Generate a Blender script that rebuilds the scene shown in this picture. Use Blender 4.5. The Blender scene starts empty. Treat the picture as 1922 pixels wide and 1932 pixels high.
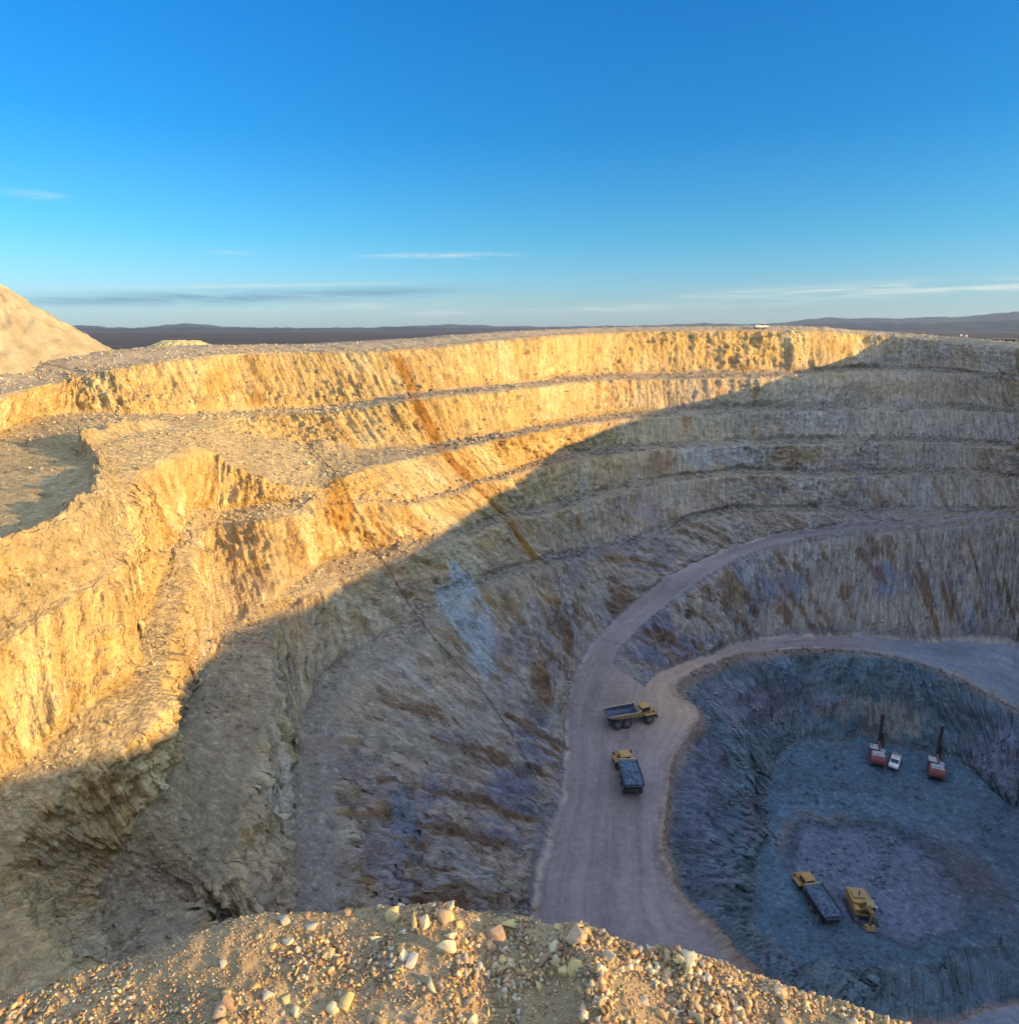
import bpy, bmesh, math, random
import numpy as np
from mathutils import Vector, Matrix
R = math.radians
scene = bpy.context.scene
COL = scene.collection

# ------------------------------------------------------------------ camera
F, CX, CY = 1252.0, 961.0, 966.0            # focal length and centre in photo-reading units (1922 wide)
PITCH = math.atan(346 / F)
SP, CP = math.sin(PITCH), math.cos(PITCH)
cam = bpy.data.cameras.new('camera')
cam.sensor_width = 36.0
cam.lens = F / 1932 * 36.0
cam.sensor_fit = 'AUTO'
cam.clip_start = 0.2
cam.clip_end = 60000
cam_o = bpy.data.objects.new('camera', cam)
COL.objects.link(cam_o)
cam_o.rotation_euler = (R(90) - PITCH, 0, 0)
scene.camera = cam_o

# ------------------------------------------------------------------ light
SUN_EL, SUN_AZ = R(10.5), R(20.0)           # azimuth measured from +x towards -y (right and behind the camera)
sdir = Vector((math.cos(SUN_EL) * math.cos(SUN_AZ), -math.cos(SUN_EL) * math.sin(SUN_AZ), math.sin(SUN_EL)))
sl = bpy.data.lights.new('sun', 'SUN')
sl.energy = 4.1
sl.angle = R(0.5)
sl.color = (1.0, 0.66, 0.24)
so = bpy.data.objects.new('sun', sl)
so.rotation_euler = sdir.to_track_quat('Z', 'Y').to_euler()
COL.objects.link(so)

world = bpy.data.worlds.new('World')
scene.world = world
world.use_nodes = True


def NT(nt):
    """small helper to write node graphs"""
    class H:
        def n(self, typ, **kw):
            nd = nt.nodes.new(typ)
            for k, v in kw.items():
                if k.startswith('i_'):
                    key = k[2:]
                    key = int(key) if key.isdigit() else key.replace('_', ' ')
                    if hasattr(v, 'is_linked') or isinstance(v, bpy.types.NodeSocket):
                        nt.links.new(v, nd.inputs[key])
                    else:
                        nd.inputs[key].default_value = v
                else:
                    setattr(nd, k, v)
            return nd

        def m(self, op, a, b=None, c=None, clamp=False):
            nd = nt.nodes.new('ShaderNodeMath')
            nd.operation = op
            nd.use_clamp = clamp
            for i, v in enumerate((a, b, c)):
                if v is None:
                    continue
                if isinstance(v, bpy.types.NodeSocket):
                    nt.links.new(v, nd.inputs[i])
                else:
                    nd.inputs[i].default_value = v
            return nd.outputs[0]

        def mix(self, f, a, b, blend='MIX'):
            nd = nt.nodes.new('ShaderNodeMix')
            nd.data_type = 'RGBA'
            nd.blend_type = blend
            nd.clamp_factor = True
            for sock, v in ((nd.inputs['Factor'], f), (nd.inputs[6], a), (nd.inputs[7], b)):
                if isinstance(v, bpy.types.NodeSocket):
                    nt.links.new(v, sock)
                else:
                    sock.default_value = (*v, 1.0) if isinstance(v, tuple) and len(v) == 3 else v
            return nd.outputs[2]

        def vm(self, op, a, b=None):
            nd = nt.nodes.new('ShaderNodeVectorMath')
            nd.operation = op
            for i, v in enumerate((a, b)):
                if v is None:
                    continue
                if isinstance(v, bpy.types.NodeSocket):
                    nt.links.new(v, nd.inputs[i])
                else:
                    nd.inputs[i].default_value = v
            return nd.outputs[0]

        def ramp(self, f, stops):
            nd = nt.nodes.new('ShaderNodeValToRGB')
            cr = nd.color_ramp
            while len(cr.elements) < len(stops):
                cr.elements.new(0.5)
            for e, (p, c) in zip(cr.elements, stops):
                e.position = p
                e.color = (*c, 1) if len(c) == 3 else c
            nt.links.new(f, nd.inputs[0])
            return nd.outputs[0]

        def noise(self, vec, scale, detail=4, rough=0.55, dist=0.0):
            nd = nt.nodes.new('ShaderNodeTexNoise')
            nd.inputs['Scale'].default_value = scale
            nd.inputs['Detail'].default_value = detail
            nd.inputs['Roughness'].default_value = rough
            nd.inputs['Distortion'].default_value = dist
            if vec is not None:
                nt.links.new(vec, nd.inputs['Vector'])
            return nd.outputs['Fac']

        def link(self, a, b):
            nt.links.new(a, b)
    return H()


def build_world():
    nt = world.node_tree
    nt.nodes.clear()
    h = NT(nt)
    sky = h.n('ShaderNodeTexSky', sky_type='NISHITA')
    sky.sun_disc = False
    sky.sun_elevation = SUN_EL
    sky.sun_rotation = math.atan2(sdir.x, sdir.y)
    sky.altitude = 200
    sky.air_density = 1.0
    sky.dust_density = 0.6
    sky.ozone_density = 2.0
    # deep polarised blue of the graded photograph, paler towards the horizon, boosted overhead out of view as shade fill
    tc = h.n('ShaderNodeTexCoord')
    sep = h.n('ShaderNodeSeparateXYZ', i_0=tc.outputs['Generated'])
    x, y, z = sep.outputs
    tint = h.ramp(h.m('MAXIMUM', z, 0.0), SKY_T)
    col = h.mix(1.0, sky.outputs[0], tint, 'MULTIPLY')
    # thin sunset clouds: streaks of stretched noise inside soft bands of azimuth and elevation
    az = h.m('ARCTAN2', x, y)
    el = h.m('ARCSINE', z)
    cv = h.n('ShaderNodeCombineXYZ', i_0=h.m('MULTIPLY', az, 6.0), i_1=h.m('MULTIPLY', el, 95.0), i_2=0.3)
    nz = h.noise(cv.outputs[0], 1.3, 6, 0.6, 0.6)
    nf = h.m('MULTIPLY', h.m('SUBTRACT', nz, 0.40), 4.0, clamp=True)
    cv2 = h.n('ShaderNodeCombineXYZ', i_0=h.m('MULTIPLY', az, 22.0), i_1=h.m('MULTIPLY', el, 260.0), i_2=1.3)
    nz2 = h.noise(cv2.outputs[0], 1.0, 5, 0.6, 0.4)
    nf2 = h.m('MULTIPLY', h.m('SUBTRACT', nz2, 0.36), 4.0, clamp=True)

    def band(a0, wa, e0, we, slope=0.0):
        da = h.m('DIVIDE', h.m('SUBTRACT', az, a0), wa)
        e = h.m('SUBTRACT', el, h.m('MULTIPLY', h.m('SUBTRACT', az, a0), slope))
        de = h.m('DIVIDE', h.m('SUBTRACT', e, e0), we)
        q = h.m('ADD', h.m('POWER', h.m('ABSOLUTE', da), 4.0), h.m('MULTIPLY', de, de))
        return h.m('POWER', 2.718, h.m('MULTIPLY', q, -1.0))
    tot = None
    for a0, wa, e0, we, sl_, amp, which in CLOUDS:
        b = h.m('MULTIPLY', h.m('MULTIPLY', band(a0, wa, e0, we, sl_), amp), (nf, nf2)[which])
        tot = b if tot is None else h.m('MAXIMUM', tot, b)
    # a long thin grey-blue bank low on the left
    e2 = h.m('MULTIPLY', band(-0.36, 0.27, 0.041, 0.0085, 0.035), h.m('ADD', 0.35, nf), clamp=True)
    col = h.mix(h.m('MULTIPLY', e2, 0.85), col, (0.55, 1.2, 1.65))
    col = h.mix(tot, col, CLOUD_C)
    bg = h.n('ShaderNodeBackground', i_Strength=SKY_STRENGTH)
    h.link(col, bg.inputs['Color'])
    out = h.n('ShaderNodeOutputWorld')
    h.link(bg.outputs[0], out.inputs['Surface'])


SKY_STRENGTH = 0.15
SKY_T = [(0.0, (0.35, 0.56, 0.92)), (0.04, (0.31, 0.50, 0.80)), (0.12, (0.15, 0.48, 0.70)), (0.24, (0.045, 0.42, 0.73)),
         (0.40, (0.022, 0.43, 0.82)), (0.50, (1.5, 1.25, 1.1)), (0.65, (4.1, 3.05, 2.6))]  # top stops: unseen overhead sky, brightened and warmed to fill the shade
CLOUD_C = (2.5, 2.75, 2.6)
CLOUDS = [(-0.10, 0.10, 0.0985, 0.0032, 0.015, 0.55, 1), (-0.37, 0.03, 0.097, 0.003, 0.0, 0.25, 1),
          (-0.34, 0.22, 0.0555, 0.0024, 0.035, 0.6, 0), (-0.22, 0.16, 0.030, 0.006, 0.05, 0.4, 0),
          (0.20, 0.42, 0.030, 0.006, 0.03, 0.45, 0), (0.60, 0.32, 0.050, 0.0075, 0.02, 1.0, 0),
          (-0.58, 0.03, 0.148, 0.004, 0.0, 0.25, 1)]
build_world()
scene.view_settings.view_transform = 'Standard'
scene.view_settings.look = 'None'
scene.view_settings.gamma = 1.0
scene.view_settings.use_curve_mapping = False
scene.view_settings.exposure = 1.1

# ------------------------------------------------------------------ helpers


def P(x, y, z):
    """point seen at (x, y) of the photograph that lies at height z"""
    v = (y - CY) / F
    d = -z / (SP + CP * v)
    return np.array(((x - CX) / F * d, d * (CP - SP * v), z))


def PD(x, y, d):
    v = (y - CY) / F
    return np.array(((x - CX) / F * d, d * (CP - SP * v), -d * (SP + CP * v)))


def proj(p):
    p = np.asarray(p)
    d = p[..., 1] * CP - p[..., 2] * SP
    u = p[..., 1] * SP + p[..., 2] * CP
    d = np.where(d > 0.5, d, 0.5)
    return CX + F * p[..., 0] / d, CY - F * u / d, d


def _hash(ix, iy, iz, seed):
    n = (ix * 374761393 + iy * 668265263 + iz * 2147483647 + seed * 1274126177).astype(np.uint32)
    n = (n ^ (n >> np.uint32(13))) * np.uint32(1274126177)
    n = (n ^ (n >> np.uint32(16))) * np.uint32(2246822519)
    return ((n ^ (n >> np.uint32(15))) & np.uint32(0xffffff)).astype(np.float32) / np.float32(0xffffff)


def vnoise(x, y, z=None, seed=0):
    """smooth value noise in -1..1"""
    x = np.asarray(x, dtype=np.float32)
    y = np.asarray(y, dtype=np.float32)
    xi = np.floor(x).astype(np.int64)
    yi = np.floor(y).astype(np.int64)
    fx = x - xi
    fy = y - yi
    fx = fx * fx * fx * (fx * (fx * 6 - 15) + 10)
    fy = fy * fy * fy * (fy * (fy * 6 - 15) + 10)

    def layer(zi):
        a = _hash(xi, yi, zi, seed)
        b = _hash(xi + 1, yi, zi, seed)
        c = _hash(xi, yi + 1, zi, seed)
        d = _hash(xi + 1, yi + 1, zi, seed)
        return (a + (b - a) * fx) * (1 - fy) + (c + (d - c) * fx) * fy
    if z is None:
        return layer(np.zeros_like(xi)) * 2 - 1
    z = np.asarray(z, dtype=np.float32)
    zi = np.floor(z).astype(np.int64)
    fz = z - zi
    fz = fz * fz * (3 - 2 * fz)
    l0 = layer(zi)
    l1 = layer(zi + 1)
    return (l0 + (l1 - l0) * fz) * 2 - 1


def fbm(x, y, z=None, oct=4, seed=0, gain=0.5, ridged=False):
    t = 0
    a = 1.0
    s = 0
    k = 1.0
    for o in range(oct):
        n = vnoise(x * k + 17.3 * o, y * k - 9.1 * o, None if z is None else z * k + 5.7 * o, seed + o)
        if ridged:
            n = 1 - 2 * np.abs(n)
        t = t + a * n
        s += a
        a *= gain
        k *= 2.03
    return t / s


def smooth(a, b, x):
    t = np.clip((x - a) / (b - a), 0, 1)
    return t * t * (3 - 2 * t)


def grid_faces(nr, nc, closed):
    r = np.arange(nr - 1)[:, None]
    c = np.arange(nc if closed else nc - 1)[None, :]
    c1 = (c + 1) % nc
    f = np.stack(np.broadcast_arrays(r * nc + c, r * nc + c1, (r + 1) * nc + c1, (r + 1) * nc + c), -1)
    return f.reshape(-1, 4)


def mesh_np(name, verts, quads, attrs=None, smooth_shade=True, tris=None):
    me = bpy.data.meshes.new(name)
    verts = np.ascontiguousarray(verts, dtype=np.float32).reshape(-1, 3)
    nq = len(quads) if quads is not None else 0
    ntri = len(tris) if tris is not None else 0
    loops = []
    if nq:
        loops.append(np.asarray(quads).reshape(-1))
    if ntri:
        loops.append(np.asarray(tris).reshape(-1))
    loops = np.concatenate(loops).astype(np.int32)
    starts = np.concatenate([np.arange(nq) * 4, nq * 4 + np.arange(ntri) * 3]).astype(np.int32)
    me.vertices.add(len(verts))
    me.vertices.foreach_set('co', verts.reshape(-1))
    me.loops.add(len(loops))
    me.loops.foreach_set('vertex_index', loops)
    me.polygons.add(nq + ntri)
    me.polygons.foreach_set('loop_start', starts)
    if smooth_shade:
        me.polygons.foreach_set('use_smooth', np.ones(nq + ntri, dtype=bool))
    me.update(calc_edges=True)
    for k, v in (attrs or {}).items():
        v = np.ascontiguousarray(v, dtype=np.float32)
        if v.ndim == 1:
            a = me.attributes.new(k, 'FLOAT', 'POINT')
            a.data.foreach_set('value', v)
        elif v.shape[1] == 3:
            a = me.attributes.new(k, 'FLOAT_VECTOR', 'POINT')
            a.data.foreach_set('vector', v.reshape(-1))
    return me


def tag(o, label=None, cat=None, group=None, kind=None):
    if label:
        o['label'] = label
    if cat:
        o['category'] = cat
    if group:
        o['group'] = group
    if kind:
        o['kind'] = kind
    return o


def link_obj(name, me, mat=None, parent=None):
    o = bpy.data.objects.new(name, me)
    COL.objects.link(o)
    if mat is not None and me is not None:
        me.materials.append(mat)
    if parent is not None:
        o.parent = parent
    return o


def new_mat(name):
    m = bpy.data.materials.new(name)
    m.use_nodes = True
    m.node_tree.nodes.clear()
    h = NT(m.node_tree)
    out = h.n('ShaderNodeOutputMaterial')
    bs = h.n('ShaderNodeBsdfPrincipled')
    h.link(bs.outputs[0], out.inputs['Surface'])
    return m, h, bs


# ------------------------------------------------------------------ pit: profile lines from crest to floor, station by station
LINES = ['C0', 'T1', 'C1', 'T2', 'C2', 'T3', 'C3', 'T4', 'C4', 'T5', 'C5', 'W', 'Ri', 'Qo', 'Qi', 'F0']
ST = [
    # right edge of the photo, then along the far wall, the left wall and back under the camera
    [(1922, 657, 4), (1922, 712, -13), (1922, 716, -13.5), (1922, 775, -22), (1922, 779, -22.3), (1922, 838, -30.2), (1922, 843, -30.6), (1922, 898, -38), (1922, 904, -38.4), (1922, 964, -45.5), (1922, 968, -45.8), (1935, 993, -48), (1935, 998, -48.2), (1915, 1215, -72), (1900, 1330, -79), (1905, 1525, -91)],
    [(1750, 640, 4), (1750, 697, -14), (1750, 702, -14.3), (1750, 766, -24.2), (1750, 771, -24.6), (1750, 829, -33), (1750, 834, -33.4), (1750, 888, -41), (1750, 894, -41.3), (1750, 960, -49.6), (1750, 964, -49.9), (1740, 988, -51.5), (1740, 994, -51.9), (1720, 1206, -75), (1720, 1245, -76.5), (1780, 1425, -90.5)],
    [(1652, 632, 4), (1648, 696, -14.4), (1648, 701, -14.8), (1648, 766, -24.6), (1648, 771, -25), (1648, 830, -33.6), (1648, 835, -34), (1648, 889, -41.8), (1648, 895, -42.2), (1648, 961, -50.8), (1648, 966, -51), (1655, 990, -53), (1655, 998, -53.4), (1640, 1200, -74.5), (1640, 1230, -76), (1665, 1400, -90)],
    [(1550, 624, 4), (1550, 700, -14.5), (1550, 706, -15), (1550, 768, -24.3), (1550, 774, -24.8), (1550, 831, -33), (1550, 837, -33.4), (1550, 890, -41), (1550, 897, -41.4), (1550, 962, -50), (1550, 968, -50.4), (1570, 998, -53.5), (1570, 1008, -53.9), (1560, 1198, -74), (1560, 1224, -75), (1560, 1400, -90)],
    [(1350, 623, 4), (1350, 705, -14.8), (1350, 713, -15.3), (1350, 772, -24.5), (1350, 780, -25), (1350, 834, -32.5), (1350, 842, -33), (1350, 889, -39.4), (1350, 898, -40), (1350, 966, -49), (1350, 974, -49.6), (1400, 1030, -56.4), (1405, 1049, -56.8), (1420, 1208, -73), (1420, 1233, -74), (1480, 1415, -90)],
    [(1150, 627, 4), (1150, 706, -14), (1150, 716, -15), (1150, 783, -25), (1150, 793, -25.5), (1150, 848, -33), (1150, 857, -33.6), (1155, 922, -41.5), (1155, 932, -42), (1170, 1026, -52.5), (1170, 1034, -53), (1245, 1105, -61), (1280, 1128, -61.4), (1320, 1243, -72), (1320, 1270, -73), (1455, 1465, -90)],
    [(950, 640, 4), (965, 724, -14), (965, 734, -14.4), (980, 810, -23.5), (985, 822, -24), (1000, 876, -31.8), (1005, 885, -32.2), (1020, 958, -40.8), (1025, 968, -41.3), (1050, 1048, -51), (1055, 1056, -52), (1112, 1225, -69), (1165, 1232, -69.3), (1225, 1287, -71.5), (1278, 1312, -73), (1445, 1505, -90)],
    [(745, 660, 4.5), (785, 742, -14.6), (788, 752, -15), (830, 838, -24.6), (838, 852, -25.2), (890, 912, -32.0), (893, 916, -32.2), (950, 968, -38.8), (958, 980, -39.3), (1010, 1060, -48.5), (1018, 1068, -49.2), (1072, 1310, -72), (1128, 1335, -72.3), (1205, 1345, -72.8), (1318, 1352, -73.5), (1450, 1545, -90.3)],
    [(560, 664, 5), (600, 768, -17), (605, 778, -17.5), (655, 850, -24.5), (672, 888, -26), (735, 956, -32.2), (738, 960, -32.5), (800, 1025, -39), (805, 1045, -40), (860, 1110, -46.5), (868, 1122, -47.5), (1065, 1420, -74), (1120, 1420, -74.1), (1180, 1420, -74.2), (1268, 1450, -74.8), (1440, 1590, -90.5)],
    [(430, 668, 5), (470, 775, -16.8), (480, 785, -17.3), (550, 832, -21.8), (583, 928, -27), (592, 950, -28.9), (597, 960, -29.5), (625, 1055, -38.2), (650, 1085, -40), (730, 1200, -48.7), (752, 1222, -49.6), (1055, 1520, -76), (1110, 1520, -76), (1170, 1520, -76), (1252, 1550, -76.4), (1425, 1640, -90.7)],
    [(330, 677, 5), (370, 782, -16.2), (380, 792, -16.7), (430, 815, -18.6), (468, 888, -23), (474, 955, -28.2), (500, 980, -29.2), (540, 1120, -37.6), (585, 1115, -38.6), (600, 1290, -48), (640, 1290, -49), (1030, 1600, -77.5), (1100, 1600, -77.6), (1170, 1600, -77.6), (1250, 1610, -77.8), (1420, 1690, -91)],
    [(230, 692, 5), (260, 782, -15.3), (285, 792, -15.7), (340, 815, -16.8), (387, 845, -19), (375, 975, -29), (395, 985, -29.7), (450, 1185, -39), (525, 1170, -40), (555, 1400, -49), (608, 1400, -50), (1005, 1700, -79), (1085, 1700, -79), (1170, 1700, -79), (1275, 1680, -79), (1425, 1740, -91.2)],
    [(120, 718, 5), (120, 782, -14.8), (160, 832, -15.6), (190, 846, -16), (262, 898, -18.6), (318, 1060, -29.2), (352, 1075, -30), (388, 1262, -38.5), (505, 1295, -40.5), (542, 1530, -49.5), (602, 1540, -50.5), (1000, 1790, -80), (1085, 1790, -80), (1170, 1790, -80), (1350, 1760, -80), (1480, 1800, -91.3)],
    [(0, 745, 5), (0, 830, -15.2), (180, 888, -15.8), (212, 904, -16.4), (235, 955, -19), (258, 1185, -30.2), (318, 1200, -31.2), (332, 1360, -38.4), (455, 1480, -41.5), (556, 1680, -50.2), (632, 1690, -51), (1000, 1870, -81), (1085, 1870, -81), (1170, 1870, -81), (1420, 1830, -81), (1540, 1850, -91.5)],
    [(-170, 800, 5), (-140, 900, -15.6), (125, 985, -16.2), (165, 1000, -17), (190, 1065, -20), (212, 1300, -29), (285, 1330, -30), (310, 1480, -36.5), (425, 1620, -42), (548, 1790, -49.5), (610, 1830, -51.5), ('w', 3.2, 61, -82), ('w', 11, 61, -82), ('w', 20, 62, -82), ('w', 34.5, 66, -82), ('w', 48, 77, -91.5)],
]
# stations outside the picture: crest, wall foot, ramp edges and floor edge in metres
GEN = [((-60, 24, -8.2), (4, 57, -81.8), (12, 57, -81.8), (22, 58.5, -81.8), (37, 64, -81.8), (49.5, 76, -91.8)),
       ((-36, 6.5, -9.0), (8, 54, -82.8), (15, 54.5, -82.8), (25, 56.5, -82.8), (40, 63, -82.8), (52, 76, -91.8)),
       ((-12, 5.2, -9.3), (14, 52, -83.8), (20, 53, -83.8), (29, 56, -83.8), (43, 63, -83.8), (54, 76, -91.8)),
       ((-2.2, 5.2, -9.4), (20, 51, -84.8), (26, 52.5, -84.8), (34, 56, -84.8), (46, 63, -84.8), (56, 76.5, -91.8)),
       ((2.6, 4.4, -9.5), (27, 51, -85.8), (32, 53, -85.8), (39, 56.5, -85.8), (50, 64, -85.8), (59, 77, -91.8)),
       ((14, 1.0, -9.6), (36, 52, -86.8), (40, 54, -86.8), (46, 58, -86.8), (55, 65, -86.8), (63, 78, -91.8)),
       ((42, -8, -8.2), (50, 55, -88.3), (53, 57.5, -88.3), (57, 61, -88.3), (63, 68, -88.3), (70, 80, -91.8)),
       ((76, -6, -7.7), (68, 60, -89.8), (70, 62.5, -89.8), (73, 66, -89.8), (76, 72, -89.8), (80, 83, -91.8)),
       ((100, 4, -7.2), (86, 67, -90.8), (87, 69.5, -90.8), (88, 73, -90.8), (89.5, 79, -90.8), (90, 88, -91.8)),
       ((124, 19, -6.9), (97, 76, -91.3), (96.5, 78, -91.3), (96, 81.5, -91.3), (95.5, 86, -91.5), (95, 92, -91.8)),
       ((147, 46, -6.6), (107, 86, -90.6), (106, 87.5, -90.8), (104.5, 89.5, -91.2), (102, 92.5, -91.5), (98, 95, -91.7)),
       ((142, 88, -6.3), (113, 101, -87.5), (112, 101, -88), (110, 101, -89), (106.5, 101, -90.6), (100.5, 100, -91.6)),
       ((136, 126, -6.0), (119, 117, -80), (117.5, 116.5, -80.5), (115, 115, -83), (109.5, 110, -88.5), (101, 103.5, -91.5)),
       ((140, 162, -5.6), (128, 142, -62), (126.5, 141, -62.5), (122, 132, -76), (114, 122, -84), (100.5, 107, -91.2))]
FH = [.06, .13, .19, .26, .32, .39, .46, .53, .62, .68]
FZ = [.12, .125, .24, .245, .36, .365, .47, .48, .60, .61]


def stations():
    out = []
    for st in ST:
        pts = []
        for p in st[1:]:
            pts.append(np.array(p[1:], float) if p[0] == 'w' else P(*p))
        t1 = pts[0]
        d1 = t1[1] * CP - t1[2] * SP
        c0 = PD(st[0][0], st[0][1], d1 + st[0][2])
        out.append(np.array([c0] + pts))
    for g in GEN:
        g = [np.array(q, float) for q in g]
        c, w = g[0], g[1]
        pts = [c]
        for fh, fz in zip(FH, FZ):
            q = c + (w - c) * fh
            q[2] = c[2] + (w[2] - c[2]) * fz
            pts.append(q)
        out.append(np.array(pts + g[1:]))
    return np.array(out)                                # (station, line, xyz)


def pit_grid():
    S = stations()
    ns = len(S)
    ch = np.linalg.norm(np.roll(S, -1, 0) - S, axis=2)[:, [1, 5, 10]].mean(1)
    u = np.concatenate([[0], np.cumsum(ch)])
    L = u[-1]
    # periodic non-uniform Hermite
    hp = ch
    hm = np.roll(ch, 1)
    dp = (np.roll(S, -1, 0) - S) / hp[:, None, None]
    dm = (S - np.roll(S, 1, 0)) / hm[:, None, None]
    tan = (dp * hm[:, None, None] + dm * hp[:, None, None]) / (hp + hm)[:, None, None]

    def ev(uu):
        k = np.clip(np.searchsorted(u, uu, side='right') - 1, 0, ns - 1)
        t = ((uu - u[k]) / ch[k])[:, None, None]
        k1 = (k + 1) % ns
        hh = ch[k][:, None, None]
        return ((2 * t**3 - 3 * t**2 + 1) * S[k] + (t**3 - 2 * t**2 + t) * hh * tan[k]
                + (-2 * t**3 + 3 * t**2) * S[k1] + (t**3 - t**2) * hh * tan[k1])
    # column spacing: about one render pixel where the camera sees it
    fine = np.linspace(0, L, 6000, endpoint=False)
    Q = ev(fine)
    x, y, d = proj(Q[:, [3, 5, 8, 10]])
    vis = ((x > -120) & (x < 2050) & (y < 2050) & (d > 20)).any(1)
    sp = np.hypot(np.diff(x, axis=0, append=x[:1]), np.diff(y, axis=0, append=y[:1])).max(1)
    step = L / 6000
    dens = np.where(vis, np.clip(sp / step / QUALITY, 0.8, 8.0), 0.55)       # columns per metre
    k = np.ones(61) / 61
    dens = np.convolve(np.concatenate([dens[-60:], dens, dens[:60]]), k, 'same')[60:-60]
    cum = np.concatenate([[0], np.cumsum(dens * step)])
    nc = int(cum[-1])
    uu = np.interp(np.arange(nc) * cum[-1] / nc, cum, np.concatenate([fine, [L]]))
    return uu, ev(uu), u, L


QUALITY = 2.2                                          # photo units per column
uu, LQ, ustat, ULEN = pit_grid()
NC = len(uu)
# ragged bench edges: each line wanders a little, the two edges of a berm together
cen = np.array([60.0, 100.0, 0.0])
inw = cen[:2] - LQ[:, :, :2]
inw /= np.linalg.norm(inw, axis=2)[:, :, None]
for li in range(16):
    pair = (li + 1) // 2
    amp = 0.0 if li == 0 else (1.2 if li <= 10 else (2.2 if li == 15 else (0.8 if li == 11 else 0.6)))
    w = fbm(uu / 14.0, np.full(NC, pair * 7.7), oct=4, seed=40 + pair, gain=0.6) * amp \
        + fbm(uu / 3.0, np.full(NC, li * 3.1), oct=3, seed=90 + li, gain=0.6) * amp * 0.35
    LQ[:, li, :2] += inw[:, li] * w[:, None]
    zw = 0.3 if li in range(1, 11) else 0.06
    LQ[:, li, 2] += fbm(uu / 9.0, np.full(NC, li * 1.7), oct=3, seed=140 + li) * zw

ROWS = []                                              # (line index, fraction) for every mesh row
NSUB = [36, 13, 36, 16, 32, 14, 32, 15, 34, 12, 52, 24, 32, 24, 46]
for i, n in enumerate(NSUB):
    for k in range(n):
        ROWS.append(i + k / n)
ROWS.append(15.0)
ROWS = np.array(ROWS)
NR = len(ROWS)
i0 = np.minimum(ROWS.astype(int), 14)
fr = (ROWS - i0)[:, None, None]
G = LQ.transpose(1, 0, 2)[i0] * (1 - fr) + LQ.transpose(1, 0, 2)[i0 + 1] * fr        # (row, col, xyz)
rr = ROWS[:, None] + np.zeros((1, NC))
uc = uu[None, :] + np.zeros((NR, 1))
# metres down the profile from the crest, for streaks that follow the fall line
dd = np.linalg.norm(np.diff(G, axis=0), axis=2)
fall = np.concatenate([np.zeros((1, NC)), np.cumsum(dd, axis=0)])

strip = i0[:, None] + np.zeros((1, NC), int)
is_face = np.isin(strip, (0, 2, 4, 6, 8, 10, 12, 14)).astype(float)
frac = rr - strip
# the wedge between the two roads vanishes at the junction: how much real drop is there
drop = np.abs(np.diff(LQ[:, :, 2], axis=1))            # (col, strip)
dropv = drop.T[i0]
facew = is_face * smooth(0.8, 4.0, dropv)
# left haul bench: strips 2..3 are a gentle rubble slope there
face = facew * smooth(0, 0.10, frac) * smooth(0, 0.10, 1 - frac)
road = np.isin(strip, (11, 13)).astype(float)
flatband = ((strip == 12) & (dropv < 1.6)).astype(float)
road = np.clip(road + flatband, 0, 1)


def grid_normals(G):
    du = np.roll(G, -1, 1) - np.roll(G, 1, 1)
    dr = np.gradient(G, axis=0)
    n = np.cross(dr, du)
    n /= np.linalg.norm(n, axis=2)[:, :, None] + 1e-9
    # point into the pit / up
    s = np.sign(n[:, :, 2:3] + 1e-6)
    return n * s


N0 = grid_normals(G)
gx, gy, gz = G[..., 0], G[..., 1], G[..., 2]
big = fbm(uc / 11.0, fall / 26.0, oct=3, seed=1, ridged=True)
mid = fbm(uc / 3.0 + fall * 0.02, fall / 10.0, oct=4, seed=2, ridged=True, gain=0.6)
stk = fbm(uc / 0.95, fall / 6.0, oct=3, seed=3, gain=0.65)
blk = fbm(gx / 1.5, gy / 1.5, gz / 1.5, oct=4, seed=4, gain=0.62, ridged=True)
rub = fbm(gx / 0.8, gy / 0.8, gz / 0.8, oct=3, seed=5, gain=0.7)
rbl = fbm(gx / 2.6, gy / 2.6, gz / 2.6, oct=4, seed=6, gain=0.6)
lrg = fbm(gx / 9.0, gy / 9.0, gz / 6.0, oct=3, seed=8)
ter = fbm((uc - fall) / 7.0, (uc + fall) / 2.4, oct=4, seed=9, gain=0.55) * 3.2       # stepped joints dipping along the wall
ter = (np.floor(ter) + smooth(0.25, 0.75, ter - np.floor(ter))) / 3.2
# rougher, blockier stretches and smooth pre-split stretches
patch = smooth(-0.25, 0.35, fbm(uc / 30.0, fall / 30.0 + rr * 0.2, oct=3, seed=7))
slope = (strip == 14).astype(float)                    # rubble slope down to the bottom: lumps rather than streaks
deepw = (strip == 10).astype(float)
wallf = face * (1 - slope)
disp = wallf * (big * 0.95 + mid * (0.45 + 0.45 * patch) + stk * (0.42 - 0.2 * deepw) + blk * (0.38 + 0.7 * patch)
                + ter * (0.35 + 0.55 * patch + 0.7 * deepw)) * 0.95
rough = ((strip == 0) | (strip == 2)) * smooth(ustat[1] + 4, ustat[2] + 6, uc) * (1 - smooth(ustat[4] - 6, ustat[4] + 10, uc))
disp += wallf * rough * (big * 0.9 + fbm(uc / 4.5, fall / 16.0, oct=3, seed=12, ridged=True) * 1.0)
disp += slope * smooth(0, 0.15, frac) * smooth(0, 0.1, 1 - frac) * (lrg * 3.2 + rbl * 0.8 + blk * 0.7 + rub * 0.2 + ter * 0.5)
disp += (1 - face) * (1 - road) * (1 - slope) * (rub * 0.26 + rbl * 0.36)
disp += road * (rbl * 0.07)
disp *= smooth(10, 32, np.linalg.norm(G, axis=2))       # keep the lip under the camera calm
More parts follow.
